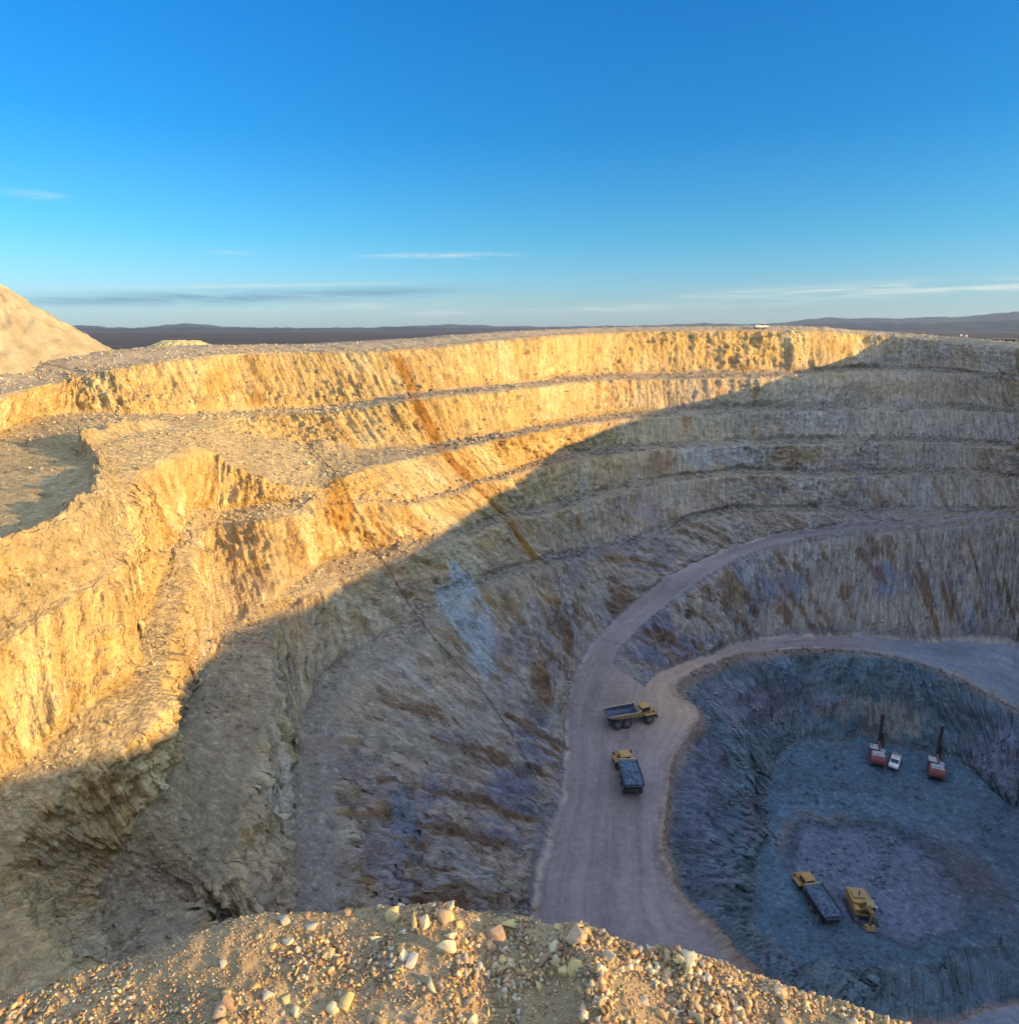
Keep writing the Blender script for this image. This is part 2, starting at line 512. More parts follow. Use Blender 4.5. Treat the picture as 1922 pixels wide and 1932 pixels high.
G = G + N0 * disp[..., None]
# loose rubble banked against the toes, windrows along the road edges (all added upwards)


def bump_at(line, width_m, height, a=1.0):
    """height of a bank that runs along one profile line"""
    dist = np.abs(fall - np.take_along_axis(fall, np.full((1, NC), int(np.argmin(np.abs(ROWS - line)))), 0))
    return height * np.exp(-(dist / width_m) ** 2)


lump = 0.80 + 0.55 * fbm(uc / 3.0, rr * 2.0, oct=4, seed=21, gain=0.6) + 0.22 * rub
up = np.zeros_like(gz)
for ln, wm, hh in ((1, 2.2, 1.0), (3, 2.2, 0.9), (5, 2.0, 0.9), (7, 2.0, 0.8), (9, 1.8, 0.8), (11, 1.4, 0.9)):
    cov = smooth(-0.2, 0.5, fbm(uu / 16.0, np.full(NC, ln * 2.3), oct=3, seed=60 + ln))[None, :]
    up += bump_at(ln, wm, hh) * lump * cov
    if ln in (3, 5, 7):
        up += bump_at(ln, 3.6, 1.7) * lump * cov * (smooth(ustat[8] - 6, ustat[8] + 10, uu))[None, :]
u_of = lambda k: ustat[k]
stage = lambda a, b, w=8.0: (smooth(u_of(a) - w, u_of(a) + w, uu) * (1 - smooth(u_of(b) - w, u_of(b) + w, uu)))[None, :]
up += bump_at(14, 1.1, 1.15) * lump * stage(4, 19)                     # windrow on the pit side of the ramp
up += bump_at(12, 0.6, 0.5) * lump * stage(0, 6)
up += bump_at(11.05, 0.7, 0.8) * lump * stage(0, 6)                    # dark bank on the wall side of the upper road
up += bump_at(2.5, 1.2, 2.1) * lump * stage(11, 15, 5.0)               # windrow on the left haul bench
up += bump_at(10.96, 1.6, 1.5) * lump * stage(9, 15)                   # rubble along the foot of the left wall
bulge = (strip == 14) * smooth(0, .12, frac) * (np.exp(-((gx - 80) / 4.5) ** 2 - ((gy - 136) / 5.5) ** 2) * 4.0 + np.exp(-((gx - 92) / 6) ** 2 - ((gy - 139) / 5) ** 2) * 2.4)
up += bulge * (0.8 + 0.5 * blk)
G[..., 2] += up

# floor inside the last ring
NF = 46
ring = G[-1]
cz = -91.9
fl = []
for k in range(1, NF + 1):
    t = k / NF
    p = ring * (1 - t) + np.array([72.0, 104.0, cz]) * t
    p[:, 2] = cz + (ring[:, 2] - cz) * (1 - t) ** 3
    fl.append(p)
FLR = np.array(fl)
fx, fy = FLR[..., 0], FLR[..., 1]


def mound_h(x, y):
    ang = np.arctan2(y - 95, x - 64)
    wob = 1 + 0.22 * fbm(np.cos(ang) * 2.0 + 5, np.sin(ang) * 2.0 + 1.0, oct=5, seed=31, gain=0.6) + 0.10 * fbm(x / 4, y / 4, oct=3, seed=36)
    q = np.hypot((x - 64) / 14.5, (y - 95) / 13.0) / wob
    return -1.2 * (1 - smooth(0.86, 1.0, q)), q


mh, mq = mound_h(fx, fy)
FLR[..., 2] += 2.4 * np.exp(-((fx - 95) / 4.5) ** 2 - ((fy - 116) / 8) ** 2) * (0.8 + 0.5 * fbm(fx / 2.2, fy / 2.2, oct=4, seed=37)) + mh + fbm(fx / 5, fy / 5, oct=4, seed=33) * 0.25 + fbm(fx / 1.1, fy / 1.1, oct=3, seed=34) * 0.10
ALL = np.concatenate([G, FLR])
TR = NR + NF
rr_all = np.concatenate([rr, 15 + (np.arange(1, NF + 1) / NF)[:, None] + np.zeros((1, NC))])
uc_all = np.concatenate([uc, uc[:NF]])
fall_all = np.concatenate([fall, fall[-1:] + (np.arange(1, NF + 1) * 0.6)[:, None]])
face_all = np.concatenate([face, np.zeros((NF, NC))])
road_all = np.concatenate([road, np.zeros((NF, NC))])

# what the camera would see at a photo position, for standing things on the surface
PXX, PYY, PDD = proj(ALL)


def on_pit(x, y):
    """surface point and normal seen at photo position (x, y)"""
    q = (PXX - x) ** 2 + (PYY - y) ** 2 + np.where(PDD < 15, 1e9, 0)
    near = q < max(q.min() * 1.0 + 9.0, 0)
    k = np.argmin(np.where(near, PDD + q * 0.3, 1e9))
    return ALL.reshape(-1, 3)[k].copy()


# ---- rock colours (upper left berms carry a lift for the grazing sun): oxidised ochre above, fresh blue-grey rock below
X, Y, Zz = ALL[..., 0], ALL[..., 1], ALL[..., 2]


def mixc(a, b, f):
    return a * (1 - f[..., None]) + np.asarray(b) * f[..., None]


def rock_colour():
    n1 = fbm(X / 17, Y / 17, Zz / 9, oct=4, seed=51)
    n2 = fbm(uc_all / 6.0, fall_all / 22.0, oct=4, seed=52, gain=0.6)
    n3 = fbm(uc_all / 2.2, fall_all / 13.0, oct=3, seed=53, gain=0.6)
    n4 = fbm(X / 5, Y / 5, Zz / 5, oct=4, seed=54, gain=0.6)
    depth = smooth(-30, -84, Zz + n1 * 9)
    c = np.zeros(ALL.shape) + np.array([0.62, 0.41, 0.165])
    c = mixc(c, [0.72, 0.53, 0.25], smooth(0.0, 0.5, n2))                        # pale clay
    c = mixc(c, [0.50, 0.29, 0.085], smooth(0.2, 0.6, n1 * 0.6 + n3 * 0.7) * 0.8)     # iron stain
    c = mixc(c, [0.33, 0.18, 0.07], smooth(0.42, 0.7, n4 * 0.7 + n3 * 0.5) * 0.8)
    n5 = fbm((uc_all - fall_all) / 15.0, (uc_all + fall_all) / 3.4, oct=5, seed=55, gain=0.62)     # lenses dipping along the wall
    n6 = fbm((uc_all - fall_all) / 22.0, (uc_all + fall_all) / 5.0, oct=4, seed=58, gain=0.6)
    # the right half of the pit is a duller, pinkish tan rock
    rt = (1 - smooth(ustat[3] - 10, ustat[6] + 15, uc_all + n1 * 14)) + smooth(ustat[19], ustat[20], uc_all)
    rt = np.clip(rt, 0, 1) * smooth(-6, -22, Zz + n4 * 5 - 14 * (1 - smooth(ustat[1], ustat[3], uc_all)))
    dull = np.zeros(ALL.shape) + np.array([0.50, 0.395, 0.285])
    dull = mixc(dull, [0.43, 0.365, 0.31], smooth(0.0, 0.4, n1))
    dull = mixc(dull, [0.37, 0.23, 0.12], smooth(0.2, 0.55, n4 * 0.7 + n3 * 0.6) * 0.7)
    dull = mixc(dull, [0.52, 0.46, 0.38], smooth(0.15, 0.5, n2) * 0.6)
    c = c * (1 - 0.9 * rt[..., None]) + dull * (0.9 * rt[..., None])
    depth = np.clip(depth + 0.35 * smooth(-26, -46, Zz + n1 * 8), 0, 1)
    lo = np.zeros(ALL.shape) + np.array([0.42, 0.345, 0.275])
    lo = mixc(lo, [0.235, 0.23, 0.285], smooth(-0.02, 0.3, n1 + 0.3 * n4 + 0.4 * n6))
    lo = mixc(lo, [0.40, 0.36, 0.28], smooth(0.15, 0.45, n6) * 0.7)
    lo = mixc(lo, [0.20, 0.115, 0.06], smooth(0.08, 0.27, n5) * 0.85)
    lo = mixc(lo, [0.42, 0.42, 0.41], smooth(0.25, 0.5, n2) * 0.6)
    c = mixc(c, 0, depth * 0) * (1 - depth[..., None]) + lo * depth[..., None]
    berm = (1 - face_all) * (1 - road_all)
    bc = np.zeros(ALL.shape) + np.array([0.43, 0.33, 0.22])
    bc = mixc(bc, [0.60, 0.45, 0.235], smooth(ustat[7], ustat[9], uc_all) * (1 - smooth(-30, -44, Zz)))  # golden upper left berms, painted brighter to make up for grazing sun
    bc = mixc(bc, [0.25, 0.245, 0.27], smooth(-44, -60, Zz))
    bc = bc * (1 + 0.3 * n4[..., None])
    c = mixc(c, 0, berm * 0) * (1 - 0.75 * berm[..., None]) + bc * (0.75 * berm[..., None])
    # the iron-stained fault running down the wall, and a few named patches
    def spot(px, py, wx, wy, col, amt, rot=0.0):
        nonlocal c
        dx = PXX - px
        dy = PYY - py
        a, b = math.cos(rot), math.sin(rot)
        q = np.hypot((dx * a + dy * b) / wx, (-dx * b + dy * a) / wy) + 0.5 * n3 + 0.5 * n4 + 0.3 * n5
        m = (1 - smooth(0.6, 0.95, q)) * amt * (PDD > 15)
        c = mixc(c, col, m)
    uf = ustat[7]
    m = (1 - smooth(0.35, 1.0, np.abs(uc_all - uf - 0.5 + n3 * 0.7 + n4 * 0.45) / 2.05)) * smooth(0, 0.3, rr_all) * (1 - smooth(9.0, 10.8, rr_all)) * (0.5 + 0.5 * face_all)
    c = mixc(c, [0.35, 0.165, 0.035], m * 0.97)
    m = (1 - smooth(0.3, 1.0, np.abs(uc_all - uf + 3.4 + n3) / 2.2)) * smooth(0, 0.3, rr_all) * (1 - smooth(4.0, 10.5, rr_all)) * face_all
    c = mixc(c, [0.47, 0.27, 0.08], m * 0.6)
    spot(868, 1118, 46, 66, [0.43, 0.46, 0.44], 0.9, 0.0)
    spot(908, 1205, 46, 84, [0.40, 0.43, 0.43], 0.9, -0.2)
    spot(1025, 1285, 22, 60, [0.25, 0.14, 0.06], 0.8, -0.15)
    spot(760, 1540, 45, 90, [0.22, 0.25, 0.30], 0.8, -0.3)
    spot(1380, 860, 130, 26, [0.46, 0.45, 0.41], 0.6)
    spot(1500, 862, 75, 26, [0.36, 0.235, 0.11], 0.8)
    spot(1250, 875, 45, 26, [0.36, 0.215, 0.11], 0.75)
    spot(1720, 735, 180, 28, [0.42, 0.285, 0.15], 0.6)
    spot(1385, 1120, 30, 50, [0.24, 0.15, 0.07], 0.7, -0.4)
    spot(640, 950, 30, 60, [0.48, 0.25, 0.05], 0.8, -0.3)
    spot(420, 715, 45, 40, [0.56, 0.32, 0.08], 0.7)
    # broken blue rock on the slope into the bottom of the pit
    sl_ = smooth(13.98, 14.12, rr_all) * (1 - smooth(14.95, 15.02, rr_all))
    c = c * (1 - 0.8 * sl_[..., None]) + (np.array([0.085, 0.17, 0.22]) * (1 + 0.5 * n4[..., None]) + np.array([0.07, 0.01, 0.03]) * smooth(0.0, 0.4, n1)[..., None]) * (0.8 * sl_[..., None])
    spot(1660, 1350, 110, 45, [0.27, 0.245, 0.22], 0.8, 0.15)
    spot(1400, 1330, 110, 50, [0.25, 0.235, 0.29], 0.75, 0.3)
    # roads: grey-mauve dust, pinkish at the junction, blue-grey far along the bench
    rc = np.zeros(ALL.shape) + np.array([0.285, 0.232, 0.222])
    rc = mixc(rc, [0.43, 0.30, 0.21], np.exp(-((PXX - 1300) / 130) ** 2 - ((PYY - 1310) / 90) ** 2))
    rc = mixc(rc, [0.235, 0.25, 0.29], smooth(1560, 1750, PXX) * smooth(13, 13.1, rr_all))
    ru = fbm(rr_all * 5.0 + n1, uc_all / 22.0, oct=4, seed=56, gain=0.6)
    rf_ = rr_all - np.floor(rr_all) + 0.05 * fbm(uc_all / 12.0, uc_all * 0 + 3.0, oct=3, seed=59)
    rut = sum(np.exp(-((rf_ - q) / 0.035) ** 2) for q in (0.24, 0.38, 0.60, 0.75))
    rc = rc * (1 + 0.22 * ru[..., None] + 0.26 * n1[..., None] + 0.12 * n4[..., None]) * (1 - 0.11 * rut[..., None])
    ew = np.minimum(rr_all - np.floor(rr_all), 1 - (rr_all - np.floor(rr_all)))
    rw_ = road_all * np.where(np.isin(np.floor(rr_all), (11, 13)), smooth(-0.02, 0.14, ew + 0.16 * n4 + 0.05 * n3), 1.0)
    rw_ = np.where(uc_all > ustat[5] + 4, np.maximum(rw_, road_all * (((np.floor(rr_all) == 13) & (rr_all < 13.5)) | ((np.floor(rr_all) == 11) & (rr_all > 11.5)))), rw_)
    c = c * (1 - rw_[..., None]) + rc * rw_[..., None]
    wr = np.exp(-((rr_all - 14.0) / 0.07) ** 2)
    c = mixc(c, [0.36, 0.25, 0.175], wr * 0.8 * (1 - 0.5 * smooth(1450, 1600, PXX)))
    # floor and the pale broken pile
    flo = smooth(14.98, 15.03, rr_all)
    fc = np.zeros(ALL.shape) + np.array([0.125, 0.195, 0.255])
    _, q = mound_h(X, Y)
    fc = mixc(fc, [0.205, 0.235, 0.315], 1 - smooth(0.85, 1.0, q))
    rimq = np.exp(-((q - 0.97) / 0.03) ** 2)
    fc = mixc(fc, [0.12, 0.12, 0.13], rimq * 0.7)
    trk = sum(np.exp(-((q - k_ + 0.05 * n1) / 0.028) ** 2) for k_ in (1.17, 1.27, 1.42, 1.50)) * smooth(86, 100, Y + 0.3 * X - 10)
    fc = fc * (1 + 0.35 * trk[..., None])
    fc = mixc(fc, [0.30, 0.215, 0.17], np.exp(-((q - 1.08) / 0.07) ** 2) * smooth(0.0, 0.3, n1 + 0.2) * 0.6 * (1 - smooth(60, 70, X)) * smooth(94, 104, Y))
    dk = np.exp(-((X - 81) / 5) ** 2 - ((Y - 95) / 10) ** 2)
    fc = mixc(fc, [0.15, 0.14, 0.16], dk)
    fc = fc * (1 + 0.25 * n4[..., None])
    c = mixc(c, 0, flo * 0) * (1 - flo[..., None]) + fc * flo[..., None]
    return np.clip(c, 0.02, 0.85)


COLR = rock_colour()


def mat_rock():
    m, h, bs = new_mat('pit_rock')
    at = h.n('ShaderNodeAttribute', attribute_name='rock_tint')
    sw = h.n('ShaderNodeAttribute', attribute_name='fall_line')
    fa = h.n('ShaderNodeAttribute', attribute_name='face')
    rd = h.n('ShaderNodeAttribute', attribute_name='road')
    geo = h.n('ShaderNodeNewGeometry')
    pos = geo.outputs['Position']
    stv = h.vm('MULTIPLY', sw.outputs['Vector'], (1.0, 0.16, 1.0))
    s1 = h.noise(stv, 1.1, 5, 0.62, 0.3)
    s2 = h.noise(pos, 0.9, 6, 0.68)
    s3 = h.noise(pos, 4.5, 3, 0.6)
    nface = h.n('ShaderNodeMix', data_type='FLOAT')
    h.link(fa.outputs['Fac'], nface.inputs[0])
    h.link(s2, nface.inputs[2])
    h.link(s1, nface.inputs[3])
    v1 = h.m('ADD', h.m('MULTIPLY', nface.outputs[0], 1.1), h.m('MULTIPLY', s2, 0.7))
    val = h.m('ADD', h.m('MULTIPLY', h.m('SUBTRACT', v1, 0.9), 1.7), 1.0)
    val = h.m('MULTIPLY', val, h.m('ADD', 0.72, h.m('MULTIPLY', s3, 0.56)))
    val = h.m('MAXIMUM', val, 0.25)
    amt = h.m('SUBTRACT', 1.0, h.m('MULTIPLY', rd.outputs['Fac'], 0.6))
    val = h.m('ADD', h.m('MULTIPLY', h.m('SUBTRACT', val, 1.0), amt), 1.0)
    wob = h.n('ShaderNodeTexNoise')
    wob.inputs['Scale'].default_value = 1.4
    h.link(pos, wob.inputs['Vector'])
    wv = h.vm('MULTIPLY', wob.outputs['Color'], (0.9, 0.9, 0.9))

    def cracks(vec):
        v2 = h.n('ShaderNodeTexVoronoi', feature='DISTANCE_TO_EDGE')
        v2.inputs['Scale'].default_value = 1.15
        h.link(h.vm('ADD', vec, wv), v2.inputs['Vector'])
        return h.m('MINIMUM', h.m('MULTIPLY', v2.outputs['Distance'], 4.0), 1.0)
    cmx = h.n('ShaderNodeMix', data_type='FLOAT')
    h.link(fa.outputs['Fac'], cmx.inputs[0])
    h.link(cracks(pos), cmx.inputs[2])
    h.link(cracks(h.vm('MULTIPLY', sw.outputs['Vector'], (1.0, 0.30, 1.0))), cmx.inputs[3])
    crack = cmx.outputs[0]
    val = h.m('MULTIPLY', val, h.m('SUBTRACT', 1.0, h.m('MULTIPLY', h.m('MULTIPLY', h.m('SUBTRACT', 1.0, crack), h.m('MULTIPLY', amt, h.m('GREATER_THAN', s2, 0.5))), 0.28)))
    cc = h.n('ShaderNodeCombineXYZ', i_0=val, i_1=val, i_2=val)
    base = h.mix(1.0, at.outputs['Color'], cc.outputs[0], 'MULTIPLY')
    # small dark fissures and pale chips
    vo = h.n('ShaderNodeTexVoronoi', feature='F1')
    vo.inputs['Scale'].default_value = 1.6
    h.link(pos, vo.inputs['Vector'])
    chip = h.m('MULTIPLY', h.m('LESS_THAN', vo.outputs['Distance'], 0.22), h.m('MULTIPLY', h.m('GREATER_THAN', s2, 0.55), amt))
    base = h.mix(h.m('MULTIPLY', chip, 0.35), base, (0.55, 0.47, 0.34))
    h.link(base, bs.inputs['Base Color'])
    bs.inputs['Roughness'].default_value = 0.95
    bs.inputs['Specular IOR Level'].default_value = 0.15
    v3 = h.n('ShaderNodeTexVoronoi', feature='F1')
    v3.inputs['Scale'].default_value = 2.6
    h.link(pos, v3.inputs['Vector'])
    hgt = h.m('ADD', h.m('MULTIPLY', nface.outputs[0], 1.1), h.m('MULTIPLY', s2, 0.7))
    hgt = h.m('ADD', hgt, h.m('MULTIPLY', crack, 0.13))
    hgt = h.m('SUBTRACT', hgt, h.m('MULTIPLY', v3.outputs['Distance'], 0.35))
    hgt = h.m('ADD', hgt, h.m('MULTIPLY', s3, 0.3))
    b1 = h.n('ShaderNodeBump')
    b1.inputs['Distance'].default_value = 0.6
    h.link(h.m('MULTIPLY', amt, 1.0), b1.inputs['Strength'])
    h.link(hgt, b1.inputs['Height'])
    h.link(b1.outputs[0], bs.inputs['Normal'])
    return m


M_ROCK = mat_rock()


def attrs_for(sl):
    return dict(rock_tint=COLR[sl].reshape(-1, 3), face=face_all[sl].reshape(-1), road=road_all[sl].reshape(-1),
                fall_line=np.stack([uc_all[sl], fall_all[sl], rr_all[sl] * 0], -1).reshape(-1, 3))


def emit_rows(name, a, b):
    sl = slice(a, b)
    q = grid_faces(b - a, NC, True)[:, ::-1]
    return tag(link_obj(name, mesh_np(name, ALL[sl], q, attrs_for(sl)), M_ROCK), kind='structure')


rW = int(np.argmin(np.abs(ROWS - 11.0)))
rQ = int(np.argmin(np.abs(ROWS - 14.0)))
rI = int(np.argmin(np.abs(ROWS - 12.0)))
rO = int(np.argmin(np.abs(ROWS - 13.0)))
emit_rows('pit_wall', 0, rW + 1)
emit_rows('haul_road', rW, rQ + 1)
emit_rows('pit_slope', rQ, NR)
emit_rows('pit_floor', NR - 1, TR)

# ------------------------------------------------------------------ ground round the pit out to the horizon
crest = LQ[:, 0].copy()
crest[:, 2] = G[0, :, 2]
crest[:, :2] = G[0, :, :2]
outd = crest[:, :2] - np.array([60.0, 90.0])
outd /= np.linalg.norm(outd, axis=1)[:, None]
# smooth outward directions
GR = []
PLAIN = -13.0
offs = [0, 1.2, 2.5, 4, 6, 8, 10, 12, 14, 17, 21, 26, 33, 42, 55, 75, 100, 140, 200, 300, 450, 700, 1100, 1800, 3000, 5000, 7500, 10500]
for o in offs:
    p = crest.copy()
    p[:, :2] += outd * o
    back = np.clip(o / 14.0, 0, 1)
    rise = 1.3 * smooth(4, 13, o) * (1 - smooth(16, 40, o)) * smooth(35, 70, np.hypot(crest[:, 0], crest[:, 1])) - 0.8 * smooth(0, 3, o) * (1 - smooth(35, 60, np.hypot(crest[:, 0], crest[:, 1])))
    zz = crest[:, 2] + rise
    far = smooth(25, 300, o)
    p[:, 2] = zz * (1 - far) + PLAIN * far
    n = fbm(p[:, 0] / 4, p[:, 1] / 4, oct=4, seed=71) * 0.35 * smooth(0, 6, o) * (1 - smooth(60, 150, o))
    n += fbm(p[:, 0] / 60, p[:, 1] / 60, oct=3, seed=72) * 1.5 * smooth(60, 200, o) * (1 - smooth(3000, 8000, o))
    p[:, 2] += n
    GR.append(p)
GR = np.array(GR)
ko = np.array(offs)[:, None] + np.zeros((1, NC))


def mat_ground():
    m, h, bs = new_mat('plain_ground')
    geo = h.n('ShaderNodeNewGeometry')
    pos = geo.outputs['Position']
    at = h.n('ShaderNodeAttribute', attribute_name='off')
    d = at.outputs['Fac']
    n1 = h.noise(pos, 0.55, 6, 0.68)
    n2 = h.noise(pos, 0.012, 5, 0.6)
    n3 = h.noise(pos, 0.0016, 5, 0.6)
    near = h.ramp(n1, [(0.3, (0.27, 0.19, 0.11)), (0.5, (0.42, 0.31, 0.19)), (0.72, (0.58, 0.46, 0.30))])
    scrub = h.ramp(n2, [(0.35, (0.075, 0.055, 0.045)), (0.5, (0.12, 0.085, 0.065)), (0.7, (0.19, 0.13, 0.09))])
    scrub = h.mix(h.m('MULTIPLY', n3, 0.9), scrub, (0.06, 0.055, 0.05))
    far = h.m('DIVIDE', h.m('SUBTRACT', h.m('ADD', d, h.m('MULTIPLY', n2, 140.0)), 120.0), 60.0, clamp=True)
    h.link(h.mix(far, near, scrub), bs.inputs['Base Color'])
    bs.inputs['Roughness'].default_value = 0.95
    bs.inputs['Specular IOR Level'].default_value = 0.1
    b = h.n('ShaderNodeBump')
    b.inputs['Distance'].default_value = 0.4
    b.inputs['Strength'].default_value = 0.9
    h.link(n1, b.inputs['Height'])
    h.link(b.outputs[0], bs.inputs['Normal'])
    return m


M_GROUND = mat_ground()
tag(link_obj('ground', mesh_np('ground', GR, grid_faces(len(offs), NC, True), dict(off=ko.reshape(-1))), M_GROUND), kind='structure')

# ------------------------------------------------------------------ far ridges
HILLS = [(9000, [(-500, 617), (0, 616), (130, 616), (180, 617), (240, 619), (300, 617), (345, 612), (385, 614), (420, 617), (560, 619), (700, 618), (790, 615), (850, 612), (900, 614), (960, 616), (1100, 616), (1250, 614), (1330, 611), (1400, 613), (1480, 611), (1530, 606), (1560, 604), (1620, 606), (1700, 606), (1800, 605), (1880, 602), (1960, 600), (2200, 602), (2600, 606)]),
         (6500, [(-500, 619), (100, 619), (240, 620.5), (340, 618), (430, 619), (600, 620), (750, 618), (1000, 620), (1300, 617), (1480, 615), (1620, 612), (1760, 613), (1922, 609), (2200, 611), (2600, 613)])]


def mat_hill():
    m, h, bs = new_mat('hill_scrub')
    geo = h.n('ShaderNodeNewGeometry')
    n = h.noise(geo.outputs['Position'], 0.004, 6, 0.65)
    n2 = h.noise(geo.outputs['Position'], 0.0009, 4, 0.6)
    c = h.ramp(n, [(0.35, (0.018, 0.026, 0.034)), (0.5, (0.05, 0.05, 0.05)), (0.62, (0.13, 0.095, 0.075))])
    c = h.mix(h.m('MULTIPLY', n2, 0.6), c, (0.03, 0.035, 0.03))
    h.link(c, bs.inputs['Base Color'])
    bs.inputs['Roughness'].default_value = 1.0
    bs.inputs['Specular IOR Level'].default_value = 0.0
    return m


M_HILL = mat_hill()
for D, prof in HILLS:
    xs = np.linspace(-500, 2600, 700)
    ys = np.interp(xs, [q[0] for q in prof], [q[1] for q in prof])
    ys = ys + fbm(xs / 26.0, xs * 0 + D / 1000, oct=5, seed=81, gain=0.6) * 1.7
    az = np.arctan2((xs - CX) / F, CP - SP * (620 - CY) / F)
    top = np.tan((620 - ys) / F) * D / np.cos(az) * 1.0
    rows = []
    for t, hf in [(-0.30, 0), (-0.2, .22), (-0.12, .5), (-0.06, .8), (0, 1), (0.08, .75), (0.2, 0.3), (0.35, 0)]:
        dist = D * (1 + t) * (1 + 0.0 * xs)
        n = fbm(xs / 30.0, xs * 0 + t * 12, oct=4, seed=82) * 12 * (0 if hf in (0, 1) else 1)
        rows.append(np.stack([np.sin(az) * dist, np.cos(az) * dist, PLAIN - 3 + hf * (np.maximum(top, 1) - PLAIN + 3) + n], -1))
    me = mesh_np('hill', np.array(rows), grid_faces(len(rows), len(xs), False)[:, ::-1])
    tag(link_obj('hills', me, M_HILL), kind='structure')
#@@OBJECTS
# ------------------------------------------------------------------ mesh builder for made things


class MB:
    def __init__(self):
        self.bm = bmesh.new()

    def _new(self, verts, faces):
        vs = [self.bm.verts.new(v) for v in verts]
        for f in faces:
            self.bm.faces.new([vs[i] for i in f])
        return self

    def box(self, x0, x1, y0, y1, z0, z1, top=None):
        """box; top = (x0, x1, y0, y1) of the upper face when it tapers"""
        tx0, tx1, ty0, ty1 = top or (x0, x1, y0, y1)
        v = [(x0, y0, z0), (x1, y0, z0), (x1, y1, z0), (x0, y1, z0), (tx0, ty0, z1), (tx1, ty0, z1), (tx1, ty1, z1), (tx0, ty1, z1)]
        return self._new(v, [(3, 2, 1, 0), (4, 5, 6, 7), (0, 1, 5, 4), (1, 2, 6, 5), (2, 3, 7, 6), (3, 0, 4, 7)])

    def prism(self, pts, y0, y1):
        """polygon in x, z (counter-clockwise seen from -y) pushed from y0 to y1"""
        n = len(pts)
        v = [(p[0], y0, p[1]) for p in pts] + [(p[0], y1, p[1]) for p in pts]
        f = [tuple(range(n)), tuple(range(2 * n - 1, n - 1, -1))]
        f += [(i, i + n, (i + 1) % n + n, (i + 1) % n) for i in range(n)]
        return self._new(v, f)

    def cyl(self, a, b, r, seg=16, r2=None):
        a, b = Vector(a), Vector(b)
        r2 = r if r2 is None else r2
        d = (b - a).normalized()
        q = d.to_track_quat('Z', 'Y')
        v = []
        for p, rad in ((a, r), (b, r2)):
            for k in range(seg):
                t = 2 * math.pi * k / seg
                v.append(p + q @ Vector((math.cos(t) * rad, math.sin(t) * rad, 0)))
        f = [tuple(range(seg - 1, -1, -1)), tuple(range(seg, 2 * seg))]
        f += [(k, (k + 1) % seg, (k + 1) % seg + seg, k + seg) for k in range(seg)]
        return self._new(v, f)

    def tube(self, pts, r, seg=8):
        pts = [Vector(p) for p in pts]
        v, f = [], []
        for i, p in enumerate(pts):
            d = (pts[min(i + 1, len(pts) - 1)] - pts[max(i - 1, 0)]).normalized()
            q = d.to_track_quat('Z', 'Y')
            for k in range(seg):
                t = 2 * math.pi * k / seg
                v.append(p + q @ Vector((math.cos(t) * r, math.sin(t) * r, 0)))
        for i in range(len(pts) - 1):
            for k in range(seg):
                f.append((i * seg + k, i * seg + (k + 1) % seg, (i + 1) * seg + (k + 1) % seg, (i + 1) * seg + k))
        f += [tuple(range(seg - 1, -1, -1)), tuple(range((len(pts) - 1) * seg, len(pts) * seg))]
        return self._new(v, f)

    def rings(self, prof, y, seg=24):
        """surface of revolution about an axis parallel to y through (0, ., 0); prof = (radius, y offset)"""
        v, f = [], []
        n = len(prof)
        for rad, yo in prof:
            for k in range(seg):
                t = 2 * math.pi * k / seg
                v.append((math.cos(t) * rad, y + yo, math.sin(t) * rad))
        for i in range(n - 1):
            for k in range(seg):
                f.append((i * seg + k, i * seg + (k + 1) % seg, (i + 1) * seg + (k + 1) % seg, (i + 1) * seg + k))
        f += [tuple(range(seg - 1, -1, -1)), tuple(range((n - 1) * seg, n * seg))]
        return self._new(v, f)

    def build(self, name, mat, parent=None, bevel=0.0, smooth_shade=False, loc=None):
        bm = self.bm
        bmesh.ops.recalc_face_normals(bm, faces=bm.faces[:])
        if bevel:
            ed = [e for e in bm.edges if len(e.link_faces) == 2 and e.calc_face_angle(0) > 0.5]
            bmesh.ops.bevel(bm, geom=ed, offset=bevel, segments=2, profile=0.6, affect='EDGES', clamp_overlap=True)
        me = bpy.data.meshes.new(name)
        bm.to_mesh(me)
        bm.free()
        if smooth_shade:
            me.polygons.foreach_set('use_smooth', np.ones(len(me.polygons), dtype=bool))
        o = link_obj(name, me, mat, parent)
        if loc is not None:
            o.location = loc
        return o


def empty(name, loc, rz=0.0, label=None, cat=None, group=None):
    o = bpy.data.objects.new(name, None)
    COL.objects.link(o)
    o.location = loc
    o.rotation_euler = (0, 0, rz)
    return tag(o, label, cat, group)


def copy_tree(o, parent=None):
    c = o.copy()
    COL.objects.link(c)
    if parent is not None:
        c.parent = parent
    for ch in [q for q in bpy.data.objects if q.parent == o]:
        copy_tree(ch, c)
    return c


def mat_paint(name, col, dust=0.35, rough=0.5, dustcol=(0.30, 0.25, 0.20), metallic=0.0):
    m, h, bs = new_mat(name)
    tc = h.n('ShaderNodeTexCoord')
    n = h.noise(tc.outputs['Object'], 1.4, 6, 0.7)
    n2 = h.noise(tc.outputs['Object'], 9.0, 4, 0.6)
    geo = h.n('ShaderNodeNewGeometry')
    f = h.m('MULTIPLY', h.m('ADD', h.m('MULTIPLY', h.m('SUBTRACT', n, 0.35), 1.6), h.m('MULTIPLY', n2, 0.35)), dust * 1.6, clamp=True)
    h.link(h.mix(f, col, dustcol), bs.inputs['Base Color'])
    h.link(h.m('ADD', rough, h.m('MULTIPLY', f, 0.4), clamp=True), bs.inputs['Roughness'])
    bs.inputs['Metallic'].default_value = metallic
    return m


